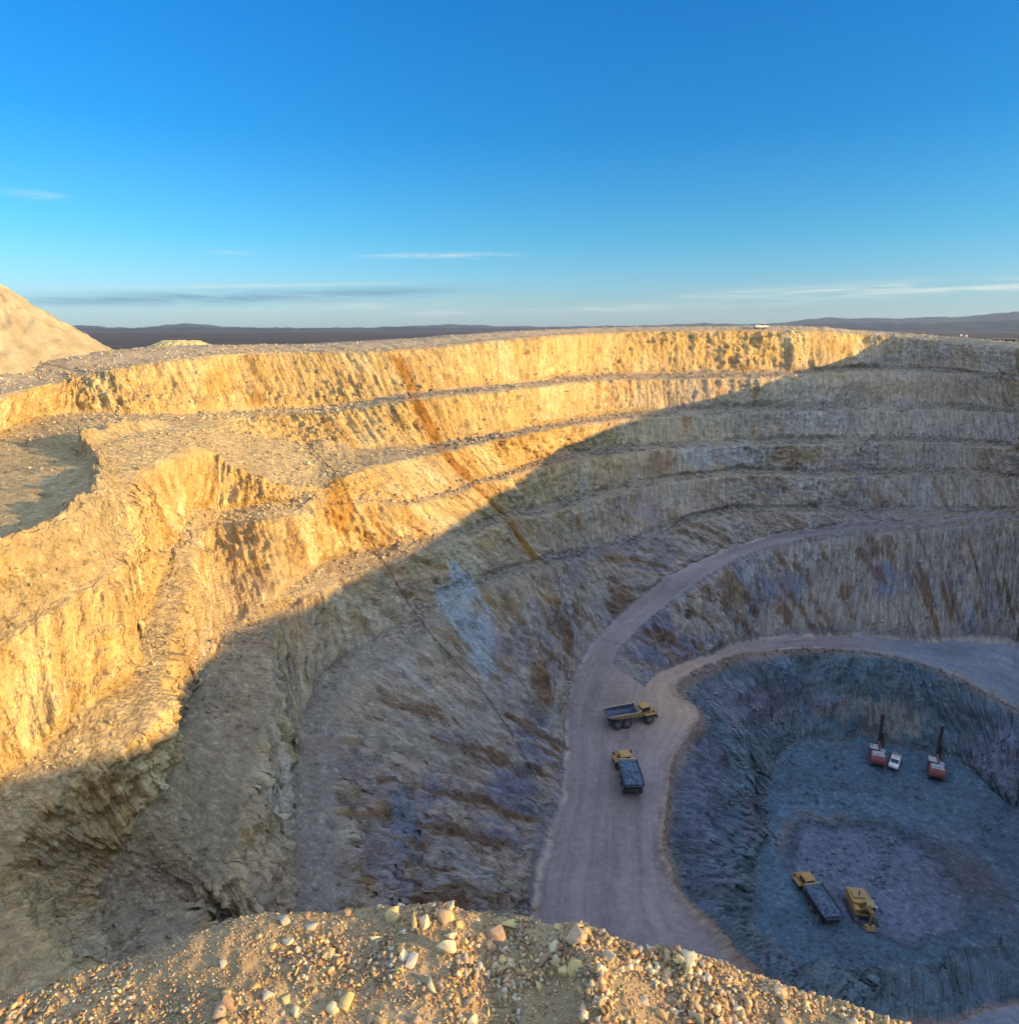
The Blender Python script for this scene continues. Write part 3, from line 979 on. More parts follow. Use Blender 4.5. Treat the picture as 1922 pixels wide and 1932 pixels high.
M_YEL = mat_paint('yellow_machine_paint', (0.50, 0.255, 0.03), 0.45)
M_YEL2 = mat_paint('yellow_dusty_paint', (0.42, 0.265, 0.06), 0.55)
M_STEEL = mat_paint('worn_dark_steel', (0.06, 0.065, 0.075), 0.35, 0.6, (0.16, 0.15, 0.15))
M_BED = mat_paint('scoured_bed_steel', (0.05, 0.075, 0.12), 0.3, 0.45, (0.11, 0.12, 0.14), 0.3)
M_RIM = mat_paint('pale_bed_edge', (0.55, 0.47, 0.36), 0.4)
M_RUB = mat_paint('tyre_rubber', (0.022, 0.022, 0.024), 0.5, 0.85, (0.12, 0.11, 0.10))
M_HUB = mat_paint('grey_wheel_hub', (0.22, 0.25, 0.27), 0.4)
M_GLASS = mat_paint('dark_cab_glass', (0.008, 0.009, 0.012), 0.06, 0.12)
M_RED = mat_paint('red_machine_paint', (0.30, 0.02, 0.03), 0.35)
M_DRED = mat_paint('dark_red_steel', (0.16, 0.02, 0.035), 0.3)
M_WHITE = mat_paint('white_paint', (0.80, 0.80, 0.80), 0.15)
M_LAMP = mat_paint('lamp_lens', (0.75, 0.75, 0.72), 0.05, 0.2)
M_GREY = mat_paint('galvanised_grey', (0.38, 0.39, 0.40), 0.3)
M_TAN = mat_paint('tan_cladding', (0.45, 0.38, 0.27), 0.3)
M_HOSE = mat_paint('black_pipe', (0.018, 0.015, 0.014), 0.15)
M_ORANGE = mat_paint('orange_amber', (0.7, 0.2, 0.02), 0.2)


def mat_stone(name, attr='tint', mul=1.0, scale=6.0):
    m, h, bs = new_mat(name)
    at = h.n('ShaderNodeAttribute', attribute_name=attr)
    oi = h.n('ShaderNodeObjectInfo')
    tc = h.n('ShaderNodeTexCoord')
    geo = h.n('ShaderNodeNewGeometry')
    n = h.noise(geo.outputs['Position'], scale, 5, 0.65)
    v = h.m('ADD', 0.55, h.m('MULTIPLY', n, 0.9))
    cc = h.n('ShaderNodeCombineXYZ', i_0=v, i_1=v, i_2=v)
    h.link(h.mix(1.0, at.outputs['Color'], cc.outputs[0], 'MULTIPLY'), bs.inputs['Base Color'])
    bs.inputs['Roughness'].default_value = 0.92
    bs.inputs['Specular IOR Level'].default_value = 0.2
    b = h.n('ShaderNodeBump')
    b.inputs['Distance'].default_value = 0.25 / scale
    b.inputs['Strength'].default_value = 0.8
    h.link(n, b.inputs['Height'])
    h.link(b.outputs[0], bs.inputs['Normal'])
    return m


M_RUBBLE = mat_stone('bench_rubble', 'tint', 1.0, 3.0)
M_FGROCK = mat_stone('rim_rock', 'tint', 1.0, 22.0)

# ---- angular stones
rng = np.random.default_rng(7)


def hull_stone(seed, n=15, ax=(1, .8, .65)):
    r = np.random.default_rng(seed)
    p = r.normal(size=(n, 3))
    p /= np.linalg.norm(p, axis=1)[:, None]
    p = np.sign(p) * np.abs(p) ** 0.75                       # blocky rather than round
    p *= (0.70 + 0.45 * r.random((n, 1))) * np.array(ax)
    bm = bmesh.new()
    vs = [bm.verts.new(q) for q in p]
    res = bmesh.ops.convex_hull(bm, input=vs)
    junk = [e for e in res['geom_interior'] if isinstance(e, bmesh.types.BMVert)]
    bmesh.ops.delete(bm, geom=junk, context='VERTS')
    bmesh.ops.triangulate(bm, faces=bm.faces[:])
    bmesh.ops.recalc_face_normals(bm, faces=bm.faces[:])
    bm.verts.index_update()
    v = np.array([q.co[:] for q in bm.verts])
    f = np.array([[q.index for q in fc.verts] for fc in bm.faces])
    bm.free()
    return v, f


STONES = [hull_stone(100 + k, 8 + k % 4, (1, .65 + .05 * (k % 6), .45 + .06 * (k % 5))) for k in range(12)]


def scatter(name, pos, size, tint, mat, seed=1):
    """many loose stones that nobody could count, in one mesh"""
    r = np.random.default_rng(seed)
    V, T, C = [], [], []
    base = 0
    kind = r.integers(0, len(STONES), len(pos))
    for k in range(len(STONES)):
        idx = np.where(kind == k)[0]
        if not len(idx):
            continue
        sv, sf = STONES[k]
        q = r.normal(size=(len(idx), 4))
        q /= np.linalg.norm(q, axis=1)[:, None]
        w, x, y, z = q.T
        Rm = np.stack([np.stack([1 - 2 * (y * y + z * z), 2 * (x * y - z * w), 2 * (x * z + y * w)], -1),
                       np.stack([2 * (x * y + z * w), 1 - 2 * (x * x + z * z), 2 * (y * z - x * w)], -1),
                       np.stack([2 * (x * z - y * w), 2 * (y * z + x * w), 1 - 2 * (x * x + y * y)], -1)], 1)
        vv = np.einsum('nij,mj->nmi', Rm, sv) * size[idx][:, None, None] * 0.5 + pos[idx][:, None, :]
        m = len(sv)
        V.append(vv.reshape(-1, 3))
        T.append((sf[None] + (np.arange(len(idx)) * m)[:, None, None] + base).reshape(-1, 3))
        C.append(np.repeat(tint[idx], m, axis=0))
        base += m * len(idx)
    me = mesh_np(name, np.concatenate(V), None, dict(tint=np.concatenate(C)), False, np.concatenate(T))
    return tag(link_obj(name, me, mat), kind='stuff')


# rubble on the benches, along the toes and windrows
def bench_rubble():
    infr = (PXX > -60) & (PXX < 1990) & (PYY < 1990) & (PDD > 20)
    wgt = np.zeros(ALL.shape[:2])
    st_all = np.minimum(np.floor(rr_all), 15).astype(int)
    berm = np.isin(st_all, (1, 3, 5, 7, 9))
    wgt += berm * 1.0
    fr_all = rr_all - st_all
    wgt += np.isin(st_all, (0, 2, 4, 6, 8, 10)) * (smooth(0.78, 1.0, fr_all) * 0.7 + 0.04)
    wgt += (st_all == 14) * (0.22 + 0.9 * smooth(0.85, 1.0, fr_all) + 0.8 * (1 - smooth(0, 0.1, fr_all)))
    wgt += (st_all == 15) * 0.10
    wgt += (st_all == 12) * 0.12 * (dropv_all > 1.6)
    cl = np.clip(fbm(X / 7, Y / 7, Zz / 7, oct=3, seed=201) * 2.0 + 0.6, 0.05, 2.0)
    wgt = wgt * cl * infr * np.clip(PDD / 100.0, 0.35, 2.0) ** 1.2
    p = wgt.reshape(-1) / wgt.sum()
    n = 30000
    k = rng.choice(len(p), n, replace=False, p=p)
    pos = ALL.reshape(-1, 3)[k] + rng.normal(size=(n, 3)) * 0.08
    d = PDD.reshape(-1)[k]
    size = (0.13 + 0.30 * rng.random(n) ** 4 * 2.4) * np.clip(d / 95.0, 0.7, 1.6)
    pos[:, 2] += size * 0.12
    tint = COLR.reshape(-1, 3)[k] * (0.6 + 0.5 * rng.random((n, 1)))
    grey = tint.mean(1, keepdims=True)
    tint = np.clip(tint * 0.75 + grey * 0.25, 0.03, 0.8)
    # the stony strip behind the crest
    gx_, gy_, gd_ = proj(GR)
    wg = (gx_ > -60) & (gx_ < 1990) & (gd_ > 40) & (ko > 0.5) & (ko < 60)
    wg = wg * np.clip(fbm(GR[..., 0] / 6, GR[..., 1] / 6, oct=3, seed=211) + .45, .03, 2) * (1 - smooth(20, 60, ko)) * np.gradient(np.array(offs, float))[:, None]
    k2 = rng.choice(wg.size, 9000, replace=False, p=wg.reshape(-1) / wg.sum())
    p2 = GR.reshape(-1, 3)[k2] + rng.normal(size=(9000, 3)) * np.array([.5, .5, .03])
    s2 = .16 + .75 * rng.random(9000) ** 4
    t2 = np.array([[.52, .40, .24]]) * (.55 + .8 * rng.random((9000, 1)))
    pos, size, tint = np.concatenate([pos, p2]), np.concatenate([size, s2]), np.concatenate([tint, t2])
    scatter('rubble', pos, size, tint, M_RUBBLE, 3)


dropv_all = np.concatenate([dropv, np.zeros((NF, NC))])
bench_rubble()

# ------------------------------------------------------------------ rubble bank on the rim right below the camera
BK = [(-400, 2030, -7.6), (-100, 1930, -7.4), (250, 1810, -7.15), (500, 1745, -7.05), (720, 1718, -7.0), (850, 1719, -6.98), (930, 1735, -7.05), (1010, 1746, -7.05),
      (1090, 1752, -6.95), (1180, 1786, -7.05), (1300, 1815, -7.15), (1420, 1846, -7.25), (1600, 1900, -7.4), (1800, 1980, -7.6), (2100, 2120, -7.9)]
BP = np.array([P(*q) for q in BK])
BX = np.array([-30, *BP[:, 0], 24.0])
BY = np.array([BP[0, 1] + 9, *BP[:, 1], -2.0])
BZ = np.array([-8.6, *BP[:, 2], -8.9])


def bank_h(x, y):
    x = np.asarray(x, float)
    y = np.asarray(y, float)
    yr = np.interp(x, BX, BY)
    zr = np.interp(x, BX, BZ)
    t = y - yr
    z = zr - np.where(t > 0, 1.5 * np.sqrt(t * t + 0.004) - 0.095, 0.20 * (np.sqrt(t * t + 0.06) - 0.245))
    z = z + fbm(x / 0.75, y / 0.75, oct=4, seed=301, gain=0.55) * 0.10 + fbm(x / 0.16, y / 0.16, oct=3, seed=302) * 0.028
    for hx, hy, hr, hh in ((1.02, 5.62, 0.42, 0.24), (-1.0, 6.1, 0.5, 0.08), (2.0, 5.2, 0.6, 0.10), (-3.2, 6.3, 0.8, 0.18)):
        z = z + hh * np.exp(-((x - hx) ** 2 + (y - hy) ** 2) / hr ** 2)
    return z


def build_bank():
    xs = np.concatenate([np.linspace(-14, -3.5, 150), np.linspace(-3.45, 4.5, 420), np.linspace(4.55, 16, 150)])
    ts = np.concatenate([np.linspace(-9, -2.6, 50), np.linspace(-2.55, 0.9, 230), np.linspace(0.95, 5, 40)])
    X_, T_ = np.meshgrid(xs, ts)
    Y_ = np.interp(X_, BX, BY) + T_
    Z_ = bank_h(X_, Y_)
    tone = fbm(X_ / 1.1, Y_ / 1.1, oct=4, seed=305)
    tint = np.zeros(X_.shape + (3,)) + np.array([0.36, 0.255, 0.135])
    tint = tint * (1 + 0.35 * tone[..., None])
    V = np.stack([X_, Y_, Z_], -1)
    q = grid_faces(len(ts), len(xs), False)
    tag(link_obj('rubble_bank', mesh_np('rubble_bank', V, q, dict(tint=tint.reshape(-1, 3))), M_FGROCK), kind='structure')


build_bank()


def ray_bank(px_, py_):
    dv = PD(px_, py_, 1.0)
    s = np.linspace(4.5, 16, 2400)
    q = dv[None] * s[:, None]
    hit = q[:, 2] < bank_h(q[:, 0], q[:, 1])
    k = int(np.argmax(hit)) if hit.any() else -1
    return q[k]


OCH = [(0.66, 0.46, 0.19), (0.58, 0.37, 0.16), (0.50, 0.34, 0.20), (0.68, 0.53, 0.31), (0.42, 0.27, 0.16), (0.56, 0.46, 0.32), (0.55, 0.31, 0.15)]


def gravel():
    n = 74000
    x = rng.uniform(-8.5, 7.0, n)
    t = -2.3 + 2.7 * rng.random(n)
    y = np.interp(x, BX, BY) + t
    size = 0.012 + 0.105 * rng.random(n) ** 3.2 * np.clip(0.75 + 1.3 * fbm(x / .5, y / .5, oct=3, seed=303), .3, 1.5)
    z = bank_h(x, y) + size * 0.18
    tint = np.array(OCH)[rng.integers(0, len(OCH), n)] * (0.45 + 0.85 * rng.random((n, 1)))
    scatter('gravel', np.stack([x, y, z], -1), size, tint, M_FGROCK, 5)


gravel()


def rock(pt, size, tint, seed, label, group=None, ax=(1, .75, .6), rot=None, name='rock'):
    sv, sf = hull_stone(seed, 11, ax)
    r = np.random.default_rng(seed)
    me = mesh_np(name, sv * size * 0.5, None, dict(tint=np.repeat(np.array([tint]), len(sv), 0)), False, sf)
    bm = bmesh.new()
    bm.from_mesh(me)
    bmesh.ops.bevel(bm, geom=bm.edges[:], offset=size * 0.018, segments=1, affect='EDGES', clamp_overlap=True)
    bm.to_mesh(me)
    bm.free()
    at = me.attributes.get('tint')
    if at is None:
        at = me.attributes.new('tint', 'FLOAT_VECTOR', 'POINT')
    at.data.foreach_set('vector', np.tile(np.array(tint, dtype=np.float32), len(me.vertices)))
    o = link_obj(name, me, M_FGROCK)
    o.location = Vector(pt) + Vector((0, 0, size * 0.16))
    o.rotation_euler = rot if rot is not None else (r.uniform(-.5, .5), r.uniform(-.5, .5), r.uniform(0, 6.28))
    return tag(o, label, 'rock', group)


def rim_rocks():
    grp = 'loose rocks on the sunlit rubble bank'
    named = [
        (838, 1722, 38, 2, 'blocky tan boulder standing on the crest of the rubble bank left of the dip', (1, .95, .9)),
        (738, 1724, 36, 0, 'golden boulder at the left end of the rubble bank crest', (1, .8, .7)),
        (781, 1738, 46, 0, 'tall thin upright yellow slab of rock on the left of the rubble bank', (.35, .5, 1.2)),
        (803, 1737, 34, 3, 'pale yellow wedge of rock just right of the tall upright slab', (1, .7, .9)),
        (936, 1766, 54, 4, 'large brown boulder half buried in the shaded hollow of the rubble bank', (1, .8, .75)),
        (1087, 1760, 46, 2, 'broad tan boulder on top of the hump that shades the hollow', (1.1, .9, .6)),
        (842, 1784, 42, 3, 'big pale cream boulder near the lower edge on the left of the rubble bank', (1, .85, .8)),
        (1204, 1790, 24, 5, 'small whitish upright rock standing alone on the crest of the rubble bank', (.8, .7, 1.1)),
        (1300, 1812, 46, 3, 'long flat pale slab lying along the crest at the right of the rubble bank', (1.5, .7, .4)),
        (1028, 1806, 36, 4, 'grey brown boulder beside the right edge of the shaded hollow', (.9, .8, .9)),
        (1050, 1810, 32, 3, 'tall pale rock with one lit face below the hump of the rubble bank', (.6, .6, 1.1)),
        (1063, 1830, 34, 0, 'rounded yellow rock low down under the hump of the rubble bank', (1, .9, .7)),
        (951, 1803, 28, 0, 'single lit yellow rock lying in the shaded hollow of the rubble bank', (1, .7, .6)),
        (1044, 1781, 28, 3, 'pale rock at the shaded foot of the hump, beside the hollow', (1, .8, .7)),
        (958, 1744, 28, 0, 'sunlit yellow rock on the crest above the shaded hollow', (1.2, .8, .7)),
        (1255, 1800, 28, 2, 'squat tan rock on the crest between the whitish rock and the flat slab', (1, .9, .6)),
    ]
    for i, (x, y, s, ci, lab, ax) in enumerate(named):
        q = ray_bank(x, y + s * 0.25)
        d = q[1] * CP - q[2] * SP
        tall = ax[2] > 1
        rock(q, s * d / F * 1.05, OCH[ci], 400 + i, lab, grp, ax, rot=(rng.uniform(-.15, .15), rng.uniform(-.15, .15), rng.uniform(-.5, .5)) if tall else None, name='boulder')
    r2 = np.random.default_rng(12)
    lab = 'angular ochre rock fist to football sized lying among gravel on the sunlit rubble bank'
    k = 0
    while k < 270:
        x = r2.uniform(-3.4, 4.0)
        y = np.interp(x, BX, BY) + r2.uniform(-1.5, 0.12)
        if 0.0 < x < 0.62 and r2.random() < 0.75:
            continue
        sz = 0.06 + 0.17 * r2.random() ** 2.2
        o = rock((x, y, float(bank_h(x, y)) - 0.01), sz, np.array(OCH[r2.integers(0, 7)]) * r2.uniform(.75, 1.15), 700 + k, lab, grp)
        k += 1


rim_rocks()

# ------------------------------------------------------------------ articulated dump trucks


def wheel(parent, x, y, side, r=0.93, w=0.66, name='wheel'):
    t = MB()
    t.rings([(r * .60, -w / 2 + .02), (r * .90, -w / 2), (r, -w / 2 + .10), (r, w / 2 - .10), (r * .90, w / 2), (r * .60, w / 2 - .02)], 0, 28)
    for k in range(28):                                     # lugs
        a = 2 * math.pi * k / 28
        c, s_ = math.cos(a), math.sin(a)
        yy = (-w / 2 + .04, -.02) if k % 2 else (.02, w / 2 - .04)
        q = [Vector((c * rr_ - s_ * tt, y_, s_ * rr_ + c * tt)) for rr_ in (r - .02, r + .045) for tt in (-.055, .055) for y_ in yy]
        t._new(q, [(0, 1, 3, 2), (4, 6, 7, 5), (0, 4, 5, 1), (2, 3, 7, 6), (0, 2, 6, 4), (1, 5, 7, 3)])
    o = t.build(name, M_RUB, parent, 0, False, (x, y, r))
    m = MB()
    yo = side * w / 2
    m.rings([(r * .60, -.05), (r * .58, .03), (r * .40, -.10), (r * .24, -.06), (r * .22, .07), (r * .08, .09)] if side > 0 else
            [(r * .08, -.09), (r * .22, -.07), (r * .24, .06), (r * .40, .10), (r * .58, -.03), (r * .60, .05)], yo, 24)
    m.build('rim', M_HUB, o, 0, True)
    return o


def tub_bm(x0, x1, zt, wf, wt, th):
    """open dump body as a closed thick shell"""
    secs = []                      # x, floor z, top z, half floor, half top
    secs.append((x0, 2.45, 2.85, wf * .9, wt * .97))
    secs.append((x0 + 1.2, 1.95, zt - .08, wf, wt))
    secs.append((x0 + 2.4, 1.62, zt, wf, wt))
    secs.append((x1 - .5, 1.62, zt + .05, wf, wt))
    secs.append((x1, 2.2, zt + .30, wf, wt * .98))
    V, Fc = [], []
    for i, (x, zf, zt_, hf, ht) in enumerate(secs):
        zm = zf + 0.45 * (zt_ - zf)
        hm = hf + (ht - hf) * 0.75
        outer = [(x, -ht, zt_), (x, -hm, zm), (x, -hf, zf), (x, hf, zf), (x, hm, zm), (x, ht, zt_)]
        xi = x + (th if i == 0 else (-th if i == len(secs) - 1 else 0)) * 0
        inner = [(xi, ht - th, zt_), (xi, hm - th, zm), (xi, hf - th, zf + th), (xi, -hf + th, zf + th), (xi, -hm + th, zm), (xi, -ht + th, zt_)]
        V += outer + inner
    n = 12
    for i in range(len(secs) - 1):
        for k in range(n):
            Fc.append((i * n + k, i * n + (k + 1) % n, (i + 1) * n + (k + 1) % n, (i + 1) * n + k))
    a = (len(secs) - 1) * n
    for b in (0, a):               # ring ends
        Fc += [(b + 0, b + 1, b + 10, b + 11), (b + 1, b + 2, b + 9, b + 10), (b + 2, b + 3, b + 8, b + 9), (b + 3, b + 4, b + 7, b + 8), (b + 4, b + 5, b + 6, b + 7)]
    return V, Fc, secs


def make_truck(label, paint, loc, rz, steer=0.0):
    root = empty('dump_truck', loc, rz, label, 'dump truck', 'yellow articulated dump trucks working in the pit')
    # ---- rear chassis
    m = MB()
    m.box(-3.9, 1.1, -.48, .48, .95, 1.35)
    m.box(-3.75, -3.45, -1.0, 1.0, .75, 1.05).box(-1.85, -1.55 + .6, -1.0, 1.0, .78, 1.05)
    m.box(-4.1, -3.9, -.9, .9, .9, 1.3)
    m.build('rear_frame', M_STEEL, root, .03)
    for x in (-1.25, -3.15):
        for sd in (-1, 1):
            wheel(root, x, sd * 1.32, sd)
    # ---- dump body
    V, Fc, secs = tub_bm(-5.1, 1.35, 3.0, 1.15, 1.72, .09)
    m = MB()
    m._new(V, Fc)
    body = m.build('dump_body', M_BED if paint is None else paint, root, 0)
    m = MB()                                               # headboard closes the front
    m.prism([(1.29, 1.85), (1.39, 1.85), (1.45, 3.32), (1.33, 3.32)], -1.62, 1.62)
    m.build('headboard', M_RIM, body, .02)
    m = MB()                                               # floor liner shows inside
    for a, b in zip(secs[:-1], secs[1:]):
        m._new([(a[0] + .02, -a[3] + .13, a[1] + .115), (b[0] - .02, -b[3] + .13, b[1] + .115), (b[0] - .02, b[3] - .13, b[1] + .115), (a[0] + .02, a[3] - .13, a[1] + .115),
                (a[0] + .02, -a[3] + .13, a[1] + .095), (b[0] - .02, -b[3] + .13, b[1] + .095), (b[0] - .02, b[3] - .13, b[1] + .095), (a[0] + .02, a[3] - .13, a[1] + .095)],
               [(0, 1, 2, 3), (7, 6, 5, 4), (0, 4, 5, 1), (1, 5, 6, 2), (2, 6, 7, 3), (3, 7, 4, 0)])
    for sd in (-1, 1):                                      # side liners, set just inside the walls
        for a, b in zip(secs[:-1], secs[1:]):
            def row(q, f):
                zm = q[1] + .45 * (q[2] - q[1])
                hm = q[3] + (q[4] - q[3]) * .75
                return [(q[3] - .125, q[1] + .12), (hm - .125, zm), (q[4] - .12, q[2] - .06)][f]
            for f in (0, 1):
                p0, p1 = row(a, f), row(a, f + 1)
                q0, q1 = row(b, f), row(b, f + 1)
                v = [(a[0] + .02, sd * p0[0], p0[1]), (b[0] - .02, sd * q0[0], q0[1]), (b[0] - .02, sd * q1[0], q1[1]), (a[0] + .02, sd * p1[0], p1[1])]
                v2 = [(x, y - sd * .015, z) for x, y, z in v]
                m._new(v + v2, [(0, 1, 2, 3), (7, 6, 5, 4), (0, 4, 5, 1), (1, 5, 6, 2), (2, 6, 7, 3), (3, 7, 4, 0)])
    m.build('bed_liner', M_BED, body, 0)
    m = MB()                                               # rolled edge along the top rails
    for sd in (-1, 1):
        m.tube([(q[0], sd * (q[4] - .04), q[2] + .03) for q in secs], .075, 8)
    m.build('top_rail', M_RIM if paint is not None else M_STEEL, body, 0, True)
    for sd in (-1, 1):                                      # stiffening ribs on the flanks
        for x in (-2.6, -1.4, -.2, .7):
            m = MB()
            m.prism([(x - .07, 1.8), (x + .07, 1.8), (x + .07, 2.9), (x - .07, 2.9)], sd * 1.645 - .075, sd * 1.645 + .075)
            m.build('side_rib', M_STEEL if paint is None else paint, body, 0)
    for sd in (-1, 1):                                      # tipping rams
        m = MB()
        m.cyl((.2, sd * .75, 1.15), (-1.3, sd * .85, 1.75), .10, 12).cyl((-.6, sd * .80, 1.47), (-2.0, sd * .88, 2.0), .06, 10)
        m.build('hoist_ram', M_STEEL, root, 0, True)
    # ---- tractor, turned a little at the hitch
    tr = MB()
    ca, sa = math.cos(steer), math.sin(steer)
    tr.box(1.0, 5.0, -.5, .5, .85, 1.4)
    tr.box(4.9, 5.35, -1.25, 1.25, .75, 1.25)
    fr_ = tr.build('front_frame', M_STEEL, root, .03)
    fr_.location = (1.2, 0, 0)
    fr_.rotation_euler = (0, 0, steer)
    fr_.data.transform(Matrix.Translation((-1.2, 0, 0)))

    def on_front(o):
        o.data.transform(Matrix.Translation((-1.2, 0, 0)))
        o.location = Vector((1.2, 0, 0)) + Vector((ca * o.location.x - sa * o.location.y, sa * o.location.x + ca * o.location.y, o.location.z))
        o.rotation_euler = (0, 0, steer)
        return o
    m = MB()
    m.prism([(3.55, 1.4), (5.35, 1.3), (5.45, 1.75), (4.7, 2.25), (3.55, 2.5)], -1.0, 1.0)
    hood = m.build('hood', M_YEL, root, .06)
    on_front(hood)
    m = MB()
    m.box(5.36, 5.46, -.8, .8, 1.32, 1.72)
    g_ = m.build('grille', M_STEEL, hood)
    g_.data.transform(Matrix.Translation((-1.2, 0, 0)))
    for sd in (-1, 1):
        m = MB()
        m.cyl((5.38, sd * .92, 1.55), (5.50, sd * .92, 1.53), .13, 14)
        l_ = m.build('headlight', M_LAMP, hood, 0)
        l_.data.transform(Matrix.Translation((-1.2, 0, 0)))
    m = MB()
    m.prism([(1.95, 1.4), (3.55, 1.4), (3.75, 2.55), (3.45, 3.30), (1.95, 3.30)], -.86, .86)
    cab = m.build('cab', M_YEL, root, .04)
    on_front(cab)
    m = MB()
    m.box(1.75, 3.75, -1.02, 1.02, 3.30, 3.50, (1.9, 3.6, -.85, .85))
    rf = m.build('cab_roof', M_YEL, cab, .05)
    rf.data.transform(Matrix.Translation((-1.2, 0, 0)))
    m = MB()
    m.box(1.91, 1.955, -.70, .70, 2.35, 3.18)
    m.prism([(3.79, 2.6), (3.83, 2.6), (3.53, 3.22), (3.49, 3.22)], -.74, .74)
    for sd in (-1, 1):
        m.prism([(2.1, 2.35), (3.62, 2.45), (3.66, 2.62), (3.42, 3.2), (2.1, 3.2)], sd * .87 - .02, sd * .87 + .02)
    wd = m.build('window', M_GLASS, cab, 0)
    wd.data.transform(Matrix.Translation((-1.2, 0, 0)))
    for sd in (-1, 1):
        m = MB()
        m.prism([(2.35, 1.98), (4.45, 1.98), (4.75, 1.55), (4.75, 1.62), (4.50, 2.08), (2.35, 2.08)], sd * 1.0 if sd > 0 else -1.72, 1.72 if sd > 0 else -1.0)
        on_front(m.build('fender', M_YEL, root, .02))
        m = MB()
        m.tube([(3.6, sd * .95, 3.1), (3.9, sd * 1.35, 3.15), (3.95, sd * 1.62, 3.1), (3.95, sd * 1.62, 2.4)], .035, 6)
        m.box(3.90, 4.0, sd * 1.62 - .15, sd * 1.62 + .15, 2.42, 3.0)
        on_front(m.build('mirror', M_STEEL, root, 0))
        w_ = wheel(root, 0, 0, sd)
        lx, ly = 3.35 - 1.2, sd * 1.32
        w_.location = (1.2 + ca * lx - sa * ly, sa * lx + ca * ly, .93)
        w_.rotation_euler = (0, 0, steer)
    m = MB()
    m.cyl((3.75, -.75, 2.3), (3.75, -.75, 3.35), .09, 12)
    on_front(m.build('exhaust_pipe', M_STEEL, root, 0, True))
    for k in range(4):
        m = MB()
        m.box(2.5, 3.0, 1.45, 1.70, .55 + k * .38, .61 + k * .38)
        on_front(m.build('step', M_STEEL, root, 0))
    m = MB()
    m.cyl((1.2, 0, .8), (1.2, 0, 1.5), .28, 16)
    m.build('hitch', M_STEEL, root, 0)
    for y in (-.85, .55):
        m = MB()
        m.box(-4.16, -4.08, y, y + .3, 1.0, 1.18)
        m.build('tail_light', M_RED, root, 0)
    m = MB()
    m.cyl((2.3, .5, 3.5), (2.3, .5, 3.72), .09, 12)
    b_ = m.build('beacon', M_ORANGE, cab, 0)
    b_.data.transform(Matrix.Translation((-1.2, 0, 0)))
    return root


def rock_load(truck, seed, label):
    """broken rock heaped in a dump body: a grid mound with stones"""
    nx, ny = 60, 34
    xs = np.linspace(-4.55, 1.15, nx)
    ys = np.linspace(-1, 1, ny)
    X_, U_ = np.meshgrid(xs, ys, indexing='ij')
    half = np.interp(X_, [-5.1, -3.9, -2.7, .85, 1.35], [1.52, 1.56, 1.57, 1.57, 1.55])
    Y_ = U_ * half
    base = np.interp(X_, [-4.6, -3.9, -2.7, .85, 1.2], [2.62, 2.72, 2.80, 2.88, 2.95])
    hp = 0.45 * (1 - np.abs(U_) ** 2.2) * (1 - (np.abs(X_ + 1.6) / 3.1) ** 2.5)
    n = fbm(X_ / .5 + seed, Y_ / .5, oct=4, seed=seed, gain=.6, ridged=True) * .16
    Z_ = base + hp + n * (1 - np.abs(U_) ** 6)
    V = np.stack([X_, Y_, Z_], -1)
    top = grid_faces(nx, ny, False)
    low = V.copy()
    low[..., 2] = np.interp(X_, [-4.6, -3.9, -2.7, .85, 1.2], [2.35, 1.95, 1.75, 1.75, 2.2])
    low[..., 1] *= 0.66
    nv = nx * ny
    rim = [(i, 0) for i in range(nx)] + [(nx - 1, j) for j in range(1, ny)] + [(i, ny - 1) for i in range(nx - 2, -1, -1)] + [(0, j) for j in range(ny - 2, 0, -1)]
    ri = np.array([i * ny + j for i, j in rim])
    side = np.stack([ri, np.roll(ri, -1), np.roll(ri, -1) + nv, ri + nv], -1)
    allv = np.concatenate([V.reshape(-1, 3), low.reshape(-1, 3)])
    q = np.concatenate([top, side, top[:, ::-1] + nv])
    r = np.random.default_rng(seed)
    tint = np.array([0.095, 0.135, 0.19]) * (1 + .5 * fbm(allv[:, 0] / .4, allv[:, 1] / .4, oct=3, seed=seed + 3)[:, None])
    # stones on top
    VV, TT, CC = [allv], [], [tint]
    base_i = len(allv)
    for k in range(90):
        i, j = r.integers(2, nx - 2), r.integers(2, ny - 2)
        sv, sf = STONES[r.integers(0, 12)]
        s_ = .12 + .30 * r.random() ** 2
        a = r.uniform(0, 6.28)
        rot = np.array([[math.cos(a), -math.sin(a), 0], [math.sin(a), math.cos(a), 0], [0, 0, 1]])
        VV.append((sv @ rot.T) * s_ + V[i, j])
        TT.append(sf + base_i)
        CC.append(np.tile(np.array([0.12, 0.165, 0.22]) * r.uniform(.5, 1.7), (len(sv), 1)))
        base_i += len(sv)
    me = mesh_np('rock_load', np.concatenate(VV), q, dict(tint=np.concatenate(CC)), False, np.concatenate(TT))
    o = link_obj('rock_load', me, M_RUBBLE)
    o.location = truck.location
    o.rotation_euler = truck.rotation_euler
    return tag(o, label, 'rock load', 'loads of broken rock in the dump trucks')


def heading(a, b):
    return math.atan2(b[1] - a[1], b[0] - a[0])


def ground_at(x, y, win=2.5):
    """mean surface height round a point of the pit"""
    q = np.hypot(X - x, Y - y)
    m = q < win
    return float(np.median(Zz[m])) if m.any() else float(Zz.reshape(-1)[q.argmin()])


def set_down(o):
    o.location.z = ground_at(o.location.x, o.location.y) - 0.03


